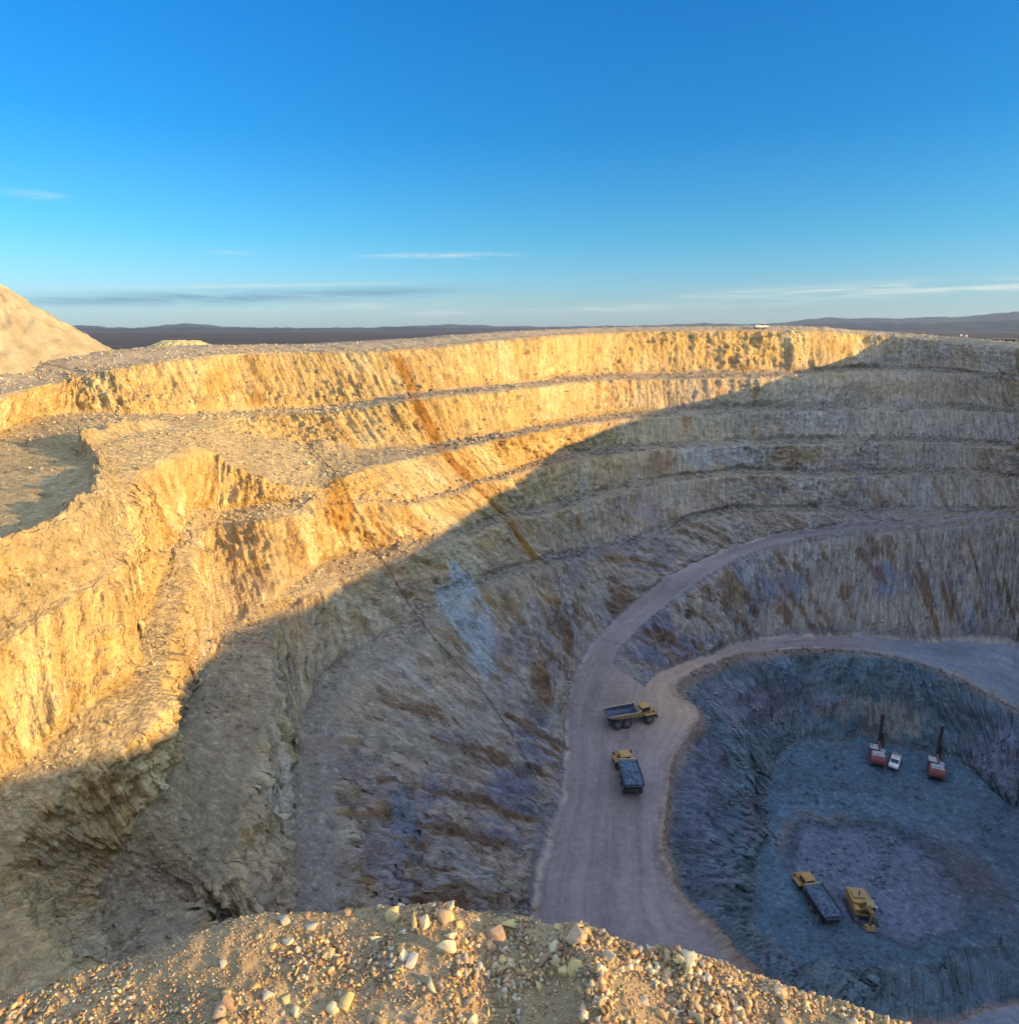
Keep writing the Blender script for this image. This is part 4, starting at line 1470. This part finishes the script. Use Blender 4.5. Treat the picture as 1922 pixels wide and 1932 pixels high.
a = on_pit(1168, 1371)
b = on_pit(1222, 1359)
hd = heading(a, b)
c = (a + b) / 2 + np.array([-.7, .2, 0])
t1 = make_truck('yellow dump truck with an empty bed turning at the junction of the two haul roads', M_YEL2, c, hd - 0.06, 0.10)
set_down(t1)
a = on_pit(1183, 1490)
t2 = make_truck('yellow dump truck loaded with blue grey rock driving away up the main haul road', None, a + np.array([.35, 2.1, 0]), R(91), 0.16)
set_down(t2)
rock_load(t2, 21, 'blue grey broken rock heaped in the truck driving up the main haul road')
a = on_pit(1553, 1728)
t3 = make_truck('yellow dump truck being loaded on the pit floor beside the excavator', None, a + np.array([-.1, 2.6, 0]), R(97), 0.05)
set_down(t3)
rock_load(t3, 35, 'blue grey broken rock in the truck parked beside the excavator')

# ------------------------------------------------------------------ tracked machines


def track(parent, y, L, r, w, z0=0.0):
    m = MB()
    n = 14
    pts = []
    for k in range(n + 1):
        a = math.pi / 2 - math.pi * k / n
        pts.append((L / 2 - r + math.cos(a) * r, r + math.sin(a) * r))
    for k in range(n + 1):
        a = -math.pi / 2 - math.pi * k / n
        pts.append((-L / 2 + r + math.cos(a) * r, r + math.sin(a) * r))
    m.prism(pts, y - w / 2, y + w / 2)
    per = []
    for (x0, z0_), (x1, z1) in zip(pts, pts[1:] + pts[:1]):
        d = math.hypot(x1 - x0, z1 - z0_)
        k = max(1, int(d / .22))
        for i in range(k):
            t = (i + .5) / k
            per.append((x0 + (x1 - x0) * t, z0_ + (z1 - z0_) * t, math.atan2(z1 - z0_, x1 - x0)))
    for x, z, an in per:
        c_, s_ = math.cos(an), math.sin(an)
        q = [Vector((x + c_ * u - s_ * v, yy, z + s_ * u + c_ * v)) for u in (-.05, .05) for v in (-.01, .05) for yy in (y - w / 2 - .02, y + w / 2 + .02)]
        m._new(q, [(0, 1, 3, 2), (4, 6, 7, 5), (0, 4, 5, 1), (2, 3, 7, 6), (0, 2, 6, 4), (1, 5, 7, 3)])
    t = m.build('track', M_STEEL, parent, 0)
    m = MB()
    for x in np.linspace(-L / 2 + r, L / 2 - r, 6):
        m.cyl((x, y - w / 2 - .04, r * .62), (x, y + w / 2 + .04, r * .62), r * .42, 12)
    m.build('roller', M_DRED, t, 0)
    return t


def make_excavator(loc, rz):
    """local +x is where the boom points"""
    e = empty('excavator', loc, rz, 'yellow tracked excavator facing the camera beside the loaded truck on the pit floor', 'excavator')
    for y in (-1.55, 1.55):
        track(e, y, 5.4, .58, .75)
    m = MB()
    m.box(-1.4, 1.4, -1.3, 1.3, .55, 1.1).cyl((0, 0, 1.0), (0, 0, 1.38), 1.0, 24)
    m.build('undercarriage', M_STEEL, e, .02)
    m = MB()
    m.box(-2.9, 1.7, -1.6, 1.6, 1.38, 1.75)
    m.box(-2.6, .3, -1.6, 1.6, 1.75, 2.85)
    m.box(.3, 1.5, -1.6, -.75, 1.75, 2.45)
    m.build('house', M_YEL, e, .05)
    m = MB()
    m.prism([(-3.5, 1.45), (-2.62, 1.38), (-2.62, 2.75), (-3.2, 2.75), (-3.5, 2.4)], -1.58, 1.58)
    m.build('counterweight', M_YEL2, e, .08)
    m = MB()
    m.box(-2.4, -.6, -1.2, .9, 2.86, 3.12)
    m.build('engine_hood', M_YEL2, e, .05)
    m = MB()
    m.cyl((-1.2, -.1, 3.1), (-1.2, -.1, 4.0), .11, 14)
    m.build('exhaust_pipe', M_STEEL, e, 0, True)
    m = MB()
    m.prism([(.05, 1.75), (1.65, 1.75), (1.85, 2.5), (1.55, 3.35), (.05, 3.35)], .35, 1.60)
    cab = m.build('cab', M_YEL, e, .04)
    m = MB()
    m.prism([(1.70, 1.85), (1.74, 1.85), (1.93, 2.5), (1.62, 3.28), (1.58, 3.28), (1.885, 2.5)], .45, 1.50)
    m.prism([(.25, 2.2), (1.6, 2.2), (1.72, 2.5), (1.45, 3.22), (.25, 3.22)], 1.595, 1.625)
    m.prism([(.25, 2.4), (1.7, 2.4), (1.76, 2.5), (1.45, 3.22), (.25, 3.22)], .325, .355)
    m.build('window', M_GLASS, cab, 0)
    m = MB()
    m.box(-.05, 1.75, .28, 1.67, 3.35, 3.47)
    m.build('cab_roof', M_YEL2, cab, .03)
    for y in (.30, 1.62):
        m = MB()
        m.box(1.62, 1.80, y - .12, y + .12, 3.40, 3.58)
        m.build('work_light', M_LAMP, cab, 0)
    # boom, stick and bucket, folded in front of the cab
    m = MB()
    m.prism([(.9, 1.75), (1.5, 1.75), (3.0, 4.1), (4.5, 4.55), (4.5, 4.95), (2.7, 4.75), (2.3, 4.5)], -.55, .05)
    m.build('boom', M_YEL, e, .03)
    m = MB()
    m.prism([(4.2, 5.15), (4.0, 4.7), (4.25, 4.3), (3.95, 2.0), (4.3, 2.0), (4.8, 4.5), (4.6, 5.2)], -.45, -.05)
    m.build('stick', M_YEL2, e, .03)
    for a_, b_ in (((1.6, -.70, 1.9), (2.8, -.70, 4.1)), ((1.6, .18, 1.9), (2.8, .18, 4.1)), ((2.9, -.25, 4.85), (4.25, -.25, 5.2)), ((4.7, -.25, 4.4), (4.6, -.25, 2.5))):
        m = MB()
        A_, B_ = Vector(a_), Vector(b_)
        m.cyl(A_, A_.lerp(B_, .6), .12, 12).cyl(A_.lerp(B_, .55), B_, .065, 10)
        m.build('hydraulic_cylinder', M_STEEL, e, 0, True)
    m = MB()
    bs_ = lambda pts: [(x - 2.0, z) for x, z in pts]
    m.prism(bs_([(5.9, 2.05), (6.5, 2.15), (6.9, 1.5), (6.6, .75), (5.9, .45), (5.2, .65), (5.25, .75), (5.9, .58), (6.48, .85), (6.75, 1.5), (6.42, 2.0), (5.95, 1.9)]), -.95, .55)
    for y0 in (-.99, .52):
        m.prism(bs_([(5.9, 2.0), (6.5, 2.1), (6.85, 1.5), (6.58, .8), (5.9, .5), (5.25, .68)]), y0, y0 + .07)
    bk = m.build('bucket', M_YEL2, e, 0)
    for k in range(5):
        y = -.85 + k * .32
        m = MB()
        m.prism(bs_([(5.25, .62), (5.25, .76), (4.95, .74), (4.95, .70)]), y - .06, y + .06)
        m.build('bucket_tooth', M_STEEL, bk, 0)
    m = MB()
    m.tube([(-2.4, 1.5, 2.85), (-2.4, 1.5, 3.5), (.0, 1.5, 3.5)], .03, 6).tube([(-2.4, -1.5, 2.85), (-2.4, -1.5, 3.4), (.3, -1.5, 3.4), (.3, -1.5, 2.85)], .03, 6)
    m.build('handrail', M_YEL2, e, 0)
    return e


a = on_pit(1622, 1725)
ex = make_excavator(a, R(-96))
ex.scale = (.93, .93, .93)
set_down(ex)


def make_drill(loc, rz, label, spread):
    """tracked blast-hole drill; local +x is the mast side, the engine hood is at -x"""
    d = empty('drill_rig', loc, rz, label, 'drill rig', 'red drill rigs on the pit floor')
    for y in (-1.05, 1.05):
        track(d, y, 3.6, .42, .42)
    m = MB()
    m.box(-1.2, 1.3, -.85, .85, .5, .95)
    m.build('chassis', M_STEEL, d, .02)
    m = MB()
    m.prism([(-2.35, 1.0), (-.2, .95), (-.2, 2.45), (-1.7, 2.55), (-2.2, 2.2), (-2.42, 1.6)], -1.25, 1.25)
    hood = m.build('engine_hood', M_RED, d, .14)
    m = MB()
    m.box(-2.0, -.3, -1.0, 1.0, 2.52, 2.62)
    m.box(-1.6, -1.0, -.5, .5, 2.62, 2.78)
    m.build('hood_grille', M_GREY, hood, .02)
    m = MB()
    m.box(-2.47, -2.36, -.9, .9, 1.25, 1.32).box(-2.47, -2.36, -.9, .9, 1.75, 1.82)
    m.build('louvre', M_DRED, hood, 0)
    m = MB()
    m.prism([(-.15, 1.0), (1.35, 1.0), (1.5, 1.7), (1.25, 2.8), (-.15, 2.8)], -1.25, -.1)
    cab = m.build('cab', M_DRED, d, .05)
    m = MB()
    m.prism([(.05, 1.7), (1.4, 1.7), (1.18, 2.68), (.05, 2.68)], -1.28, -1.24)
    m.prism([(1.50, 1.65), (1.54, 1.65), (1.30, 2.7), (1.26, 2.7)], -1.15, -.2)
    m.box(-.19, -.14, -1.1, -.25, 2.5, 2.75)
    m.build('window', M_GLASS, cab, 0)
    m = MB()
    m.box(-.25, 1.5, -1.35, 0, 2.8, 2.9)
    m.build('cab_roof', M_GREY, cab, .02)
    # boom and feed mast
    m = MB()
    m.prism([(.9, 1.0), (1.3, .95), (3.0, 2.5), (3.0, 2.85), (2.7, 2.8)], .15, .55)
    m.build('boom', M_DRED, d, .03)
    m = MB()
    m.cyl((1.2, .75, 1.1), (2.6, .6, 2.3), .09, 10).cyl((2.2, .64, 1.95), (2.9, .55, 2.6), .05, 10)
    m.build('hydraulic_cylinder', M_GREY, d, 0)
    m = MB()
    m.box(3.05, 3.40, .10, .16, .25, 8.6).box(3.05, 3.40, .56, .62, .25, 8.6).box(3.34, 3.40, .16, .56, .25, 8.6)
    for z in np.arange(.5, 8.5, .7):
        m.box(3.06, 3.12, .16, .56, z, z + .09)
    mast = m.build('mast', M_STEEL, d, 0)
    m = MB()
    m.cyl((3.55, .36, .1), (3.55, .36, 7.6), .055, 10)
    m.build('drill_rod', M_GREY, mast, 0)
    m = MB()
    m.box(3.42, 3.80, .10, .62, 4.6 + spread, 5.6 + spread)
    m.build('rotation_head', M_DRED, mast, .03)
    m = MB()
    for k in range(6):
        a_ = math.pi * 2 * k / 6
        m.cyl((3.7 + .17 * math.cos(a_), .95 + .17 * math.sin(a_), 1.2), (3.7 + .17 * math.cos(a_), .95 + .17 * math.sin(a_), 4.4), .05, 8)
    m.cyl((3.7, .95, 1.5), (3.7, .95, 1.62), .28, 14).cyl((3.7, .95, 4.0), (3.7, .95, 4.12), .28, 14)
    m.build('rod_carousel', M_DRED, mast, 0)
    m = MB()
    m.box(2.98, 3.46, .04, .68, 8.6, 8.85)
    m.build('crown', M_DRED, mast, .02)
    m = MB()
    m.tube([(1.2, .7, 2.0), (2.0, 1.1, 3.6), (2.8, .9, 4.7), (3.3, .75, 4.6), (3.4, .7, 3.4)], .07, 8)
    m.tube([(1.1, .9, 1.9), (1.9, 1.3, 3.3), (2.7, 1.1, 4.3), (3.3, .8, 4.1), (3.4, .7, 3.0)], .06, 8)
    m.build('hose_loop', M_HOSE, d, 0, True)
    m = MB()
    m.cyl((.5, .95, 1.5), (.5, .95, 2.6), .42, 16).cyl((.5, .95, 1.0), (.5, .95, 1.5), .12, 16, .42)
    m.build('dust_collector', M_GREY, d, 0, True)
    if spread:
        m = MB()                                            # raised side arm with lamps
        m.tube([(.6, -.9, 2.9), (1.4, -1.6, 3.9), (1.5, -2.1, 4.1)], .06, 8)
        m.box(1.3, 1.7, -2.5, -1.9, 3.95, 4.25).box(1.2, 1.5, -1.8, -1.4, 3.3, 3.55)
        m.build('lamp_arm', M_STEEL, d, 0)
    return d


def flip_y(o):
    for ch in [q for q in bpy.data.objects if q.parent == o]:
        ch.data.transform(Matrix.Scale(-1, 4, (0, 1, 0)))
        ch.data.flip_normals()
        flip_y(ch)


a = on_pit(1657, 1445)
d1 = make_drill(a + np.array([0, 1.2, 0]), R(66), 'red drill rig with raised mast beside the white pickup on the pit floor', 0.8)
flip_y(d1)
d1.scale = (1.12, 1.12, 1.12)
set_down(d1)
a = on_pit(1768, 1470)
d2 = make_drill(a + np.array([0, 1.2, 0]), R(64), 'red drill rig with raised mast standing alone near the rubble slope', 0.0)
flip_y(d2)
d2.scale = (1.12, 1.12, 1.12)
set_down(d2)

# ------------------------------------------------------------------ light vehicles


def make_pickup(loc, rz, label):
    p = empty('pickup', loc, rz, label, 'pickup')
    m = MB()
    m.prism([(-2.5, .55), (2.45, .50), (2.55, .8), (2.45, 1.08), (1.25, 1.18), (-2.55, 1.12)], -.92, .92)
    m.build('body', M_WHITE, p, .06)
    m = MB()
    m.prism([(-.75, 1.15), (1.3, 1.15), (.65, 1.85), (-.6, 1.85)], -.80, .80)
    cab = m.build('cab', M_WHITE, p, .05)
    m = MB()
    m.prism([(1.27, 1.22), (1.31, 1.22), (.72, 1.80), (.68, 1.80)], -.70, .70)
    m.box(-.79, -.74, -.66, .66, 1.3, 1.76)
    for sd in (-1, 1):
        m.prism([(-.62, 1.25), (1.08, 1.25), (.58, 1.76), (-.52, 1.76)], sd * .815 - .012, sd * .815 + .012)
    m.build('window', M_GLASS, cab, 0)
    m = MB()
    m.box(-2.4, -.85, -.75, .75, 1.125, 1.16)
    m.box(-2.5, -2.42, -.88, .88, 1.12, 1.5).box(-2.42, -.85, -.9, -.84, 1.12, 1.5).box(-2.42, -.85, .84, .9, 1.12, 1.5)
    m.build('tray', M_GREY, p, .01)
    for x in (1.55, -1.5):
        for sd in (-1, 1):
            o = MB()
            o.rings([(.25, -.12), (.36, -.13), (.40, -.08), (.40, .08), (.36, .13), (.25, .12)], 0, 20)
            w = o.build('wheel', M_RUB, p, 0, False, (x, sd * .82, .40))
            o = MB()
            o.rings([(.25, -.02), (.1, .02)], sd * .12, 16)
            o.build('rim', M_HUB, w, 0)
    for sd in (-1, 1):
        m = MB()
        m.box(2.44, 2.55, sd * .7 - .16, sd * .7 + .16, .82, 1.0)
        m.build('headlight', M_LAMP, p, .02)
    m = MB()
    m.box(2.5, 2.68, -.9, .9, .42, .66).box(-2.68, -2.52, -.88, .88, .45, .62)
    m.build('bumper', M_STEEL, p, .02)
    m = MB()
    m.box(-.1, .2, -.45, .45, 1.86, 1.94)
    m.build('beacon_bar', M_ORANGE, cab, .01)
    return p


a = on_pit(1686, 1441)
pk = make_pickup(a, R(232), 'white pickup parked on the pit floor beside the first drill rig')
set_down(pk)

# on the far rim: the lit white vehicle seen just over the crest


def crest_at(px_, back):
    """point on the rim ground behind the crest in the direction of a photo column"""
    x, y, d = proj(GR[0])
    ok = d > 30
    k = int(np.argmin(np.abs(x - px_) + np.where(ok, 0, 1e9)))
    j = int(np.argmin(np.abs(np.array(offs) - back)))
    return GR[j, k].copy()


rp = crest_at(1441, 6)
rim_car = make_pickup(rp, R(8), 'small white pickup parked on the sunlit far rim against the hills')
rim_car.location.z = rp[2] + 0.05
mk = MB()
mk.cyl((0, 0, 0), (0, 0, 1.6), .06, 10)
rp = crest_at(1656, 0)
post = empty('marker_post', rp + np.array([-.6, -.6, -1.0]), 0, 'white marker post at the lip of the pit where the sunlight ends', 'marker post')
mk.build('post', M_WHITE, post, 0)
mk = MB()
mk.box(-.35, .35, -.03, .03, 1.15, 1.75)
mk.build('board', M_WHITE, post, .01)

# ------------------------------------------------------------------ plant on the plain at the right


def plain_pt(px_, dist):
    az = math.atan2((px_ - CX) / F, CP - SP * (640 - CY) / F)
    x, y = math.sin(az) * dist, math.cos(az) * dist
    q = (GR[..., 0] - x) ** 2 + (GR[..., 1] - y) ** 2
    return np.array((x, y, GR[..., 2].reshape(-1)[q.argmin()]))


def light_tower(p, label):
    t = empty('lighting_tower', p, 0, label, 'lighting tower', 'lighting towers on the plain beyond the pit')
    m = MB()
    m.box(-.9, .9, -.7, .7, .5, 2.0)
    m.build('generator', M_GREY, t, .05)
    m = MB()
    m.cyl((0, 0, 2.0), (0, 0, 8.6), .2, 10)
    m.build('pole', M_GREY, t, 0)
    m = MB()
    for x in (-.4, .4):
        for z in (7.6, 8.2):
            m.box(x - .38, x + .38, -.25, .25, z, z + .5)
    m.build('lamp_head', M_WHITE, t, .03)
    m = MB()
    m.cyl((-.6, -1.05, .4), (-.6, -.85, .4), .4, 14).cyl((-.6, .85, .4), (-.6, 1.05, .4), .4, 14)
    m.build('wheel', M_RUB, t, 0)
    return t


light_tower(plain_pt(1811, 560), 'tall pale lighting tower on the plain, left one of the pair')
light_tower(plain_pt(1821, 545), 'tall pale lighting tower on the plain, right one of the pair')


def shed():
    p = plain_pt(1889, 600)
    s_ = empty('shed', p, R(-8), 'long tan open shed on the plain beyond the right rim', 'shed')
    m = MB()
    m.box(-8, 8, 2.6, 3, 0, 5.2).box(-8, -7.6, -3, 2.6, 0, 5.2).box(7.6, 8, -3, 2.6, 0, 5.2)
    m.build('wall', M_TAN, s_)
    m = MB()
    m.prism([(-8.6, 5.2), (8.6, 5.2), (8.6, 5.45), (-8.6, 5.45)], -3.8, 3.4)
    m.build('roof', M_GREY, s_)
    for x in (-5, -2.5, 0, 2.5, 5):
        m = MB()
        m.box(x - .18, x + .18, -3.0, -2.64, 0, 5.2)
        m.build('column', M_TAN, s_)


shed()


def tank(p, r, hgt, label):
    t = empty('tank', p, 0, label, 'tank')
    m = MB()
    m.cyl((0, 0, 0), (0, 0, hgt), r, 28)
    m.build('shell', M_WHITE, t, .05, False)
    m = MB()
    m.cyl((0, 0, hgt), (0, 0, hgt + r * .3), r * 1.02, 28, .2)
    m.build('roof', M_WHITE, t, 0)
    m = MB()
    for sd in (-.25, .25):
        m.cyl((sd, -r - .12, 0), (sd, -r - .12, hgt), .05, 6)
    for z in np.arange(.4, hgt, .5):
        m.box(-.25, .25, -r - .15, -r - .09, z, z + .06)
    m.build('ladder', M_GREY, t, 0)


tank(plain_pt(1877, 560), 1.9, 3.4, 'small white tank in front of the tan shed')


def container(p, label):
    t = empty('container', p, R(14), label, 'container')
    m = MB()
    m.box(-3, 3, -1.2, 1.2, .2, 2.8)
    m.build('shell', M_WHITE, t, .03)
    m = MB()
    for k in range(14):
        m.box(-2.9 + k * .43, -2.75 + k * .43, -1.26, -1.2, .35, 2.65)
    m.build('corrugation', M_WHITE, t, 0)
    m = MB()
    m.box(3.0, 3.05, -1.1, -.03, .3, 2.7).box(3.0, 3.05, .03, 1.1, .3, 2.7)
    m.build('door', M_GREY, t, .01)


container(plain_pt(1906, 575), 'bright white container at the right end of the tan shed')
container(plain_pt(1856, 600), 'pale container on the plain between the lighting towers and the tank')

# ------------------------------------------------------------------ heaps beyond the left rim


def heap(name, px_, dist, rx, ry, hgt, tintv, label, cat, seed, flat=0.0, base=None):
    p = plain_pt(px_, dist)
    if base is not None:
        p[2] = base
    nr, na = 70, 220
    t = np.linspace(0, 1.22, nr)[:, None]
    a_ = np.linspace(0, 2 * np.pi, na, endpoint=False)[None, :]
    wob = 1 + .16 * fbm(np.cos(a_) * 1.5 + seed, np.sin(a_) * 1.5, oct=3, seed=seed)
    x = np.cos(a_) * t * rx * wob
    y = np.sin(a_) * t * ry * wob
    prof = np.minimum(1 - t, 1 - flat) / (1 - flat)
    tc = np.minimum(t, 1.0)
    z = hgt * prof + fbm(x / 1.6, y / 1.6, oct=4, seed=seed + 1, gain=.65) * .7 * np.minimum(1, 4 * (1 - tc) + .3)
    z = z + fbm(np.broadcast_to(a_ * 9, x.shape), t * 2 + 0 * a_, oct=3, seed=seed + 5) * .25 - .3 * t
    V = np.stack([x, y, z], -1) + p
    tn = fbm(x / 2.0, y / 2.0, oct=4, seed=seed + 2)
    tint = np.array(tintv) * (1 + .4 * tn[..., None])
    me = mesh_np(name, V, grid_faces(nr, na, True), dict(tint=tint.reshape(-1, 3)))
    return tag(link_obj(name, me, M_RUBBLE), label, cat)


heap('stockpile', 342, 470, 27, 14, 5.2, (0.62, 0.47, 0.20), 'low bright yellow stockpile on the plain behind the left rim', 'stockpile', 5, .45)
heap('spoil_heap', 0, 180, 25, 23, 18.5, (0.43, 0.33, 0.185), 'steep tan spoil heap rising at the far left above the pit crest', 'spoil heap', 9, 0.0, -8.6)

# ------------------------------------------------------------------ black pipe hanging down the left wall


def pipe_run():
    pts = [(582, 842), (592, 853), (605, 868), (625, 888), (640, 905), (650, 926), (662, 950), (676, 975), (690, 1000), (705, 1032), (722, 1062), (742, 1096), (762, 1132), (790, 1172), (815, 1205), (845, 1238),
           (868, 1262), (890, 1282), (905, 1302), (922, 1325), (940, 1352), (957, 1378), (973, 1405), (987, 1430), (1000, 1455), (1012, 1478)]
    xs = np.array([q[0] for q in pts], float)
    ys = np.array([q[1] for q in pts], float)
    t = np.linspace(0, len(pts) - 1, 130)
    X_, Y_ = np.interp(t, np.arange(len(pts)), xs), np.interp(t, np.arange(len(pts)), ys)
    w = np.array([on_pit(x, y) for x, y in zip(X_, Y_)])
    k = np.ones(9) / 9
    ws = np.stack([np.convolve(np.pad(w[:, i], 4, mode='edge'), k, 'valid') for i in range(3)], -1)
    cd = -ws / np.linalg.norm(ws, axis=1)[:, None]
    ws = ws + np.array([0.25, -0.15, 0.35])                 # it spans the hollows of the rough face
    m = MB()
    m.tube([tuple(q) for q in ws], .07, 8)
    o = m.build('pipe', M_HOSE, None, 0, True)
    tag(o, 'thin black pipe running down the left wall from the bench to the haul road', 'pipe')


pipe_run()


# ------------------------------------------------------------------ air: thin even haze that only shows over kilometres


def build_haze():
    hx = 11800.0
    m = bpy.data.materials.new('thin_haze')
    m.use_nodes = True
    nt = m.node_tree
    nt.nodes.clear()
    out = nt.nodes.new('ShaderNodeOutputMaterial')
    pv = nt.nodes.new('ShaderNodeVolumePrincipled')
    pv.inputs['Color'].default_value = (0.62, 0.78, 1.0, 1)
    pv.inputs['Density'].default_value = HAZE
    pv.inputs['Anisotropy'].default_value = 0.1
    nt.links.new(pv.outputs[0], out.inputs['Volume'])
    b = MB()
    b.box(-hx, hx, -hx, hx, -97, 215)
    tag(b.build('haze', m), kind='stuff')


HAZE = 4.5e-5
if HAZE:
    build_haze()
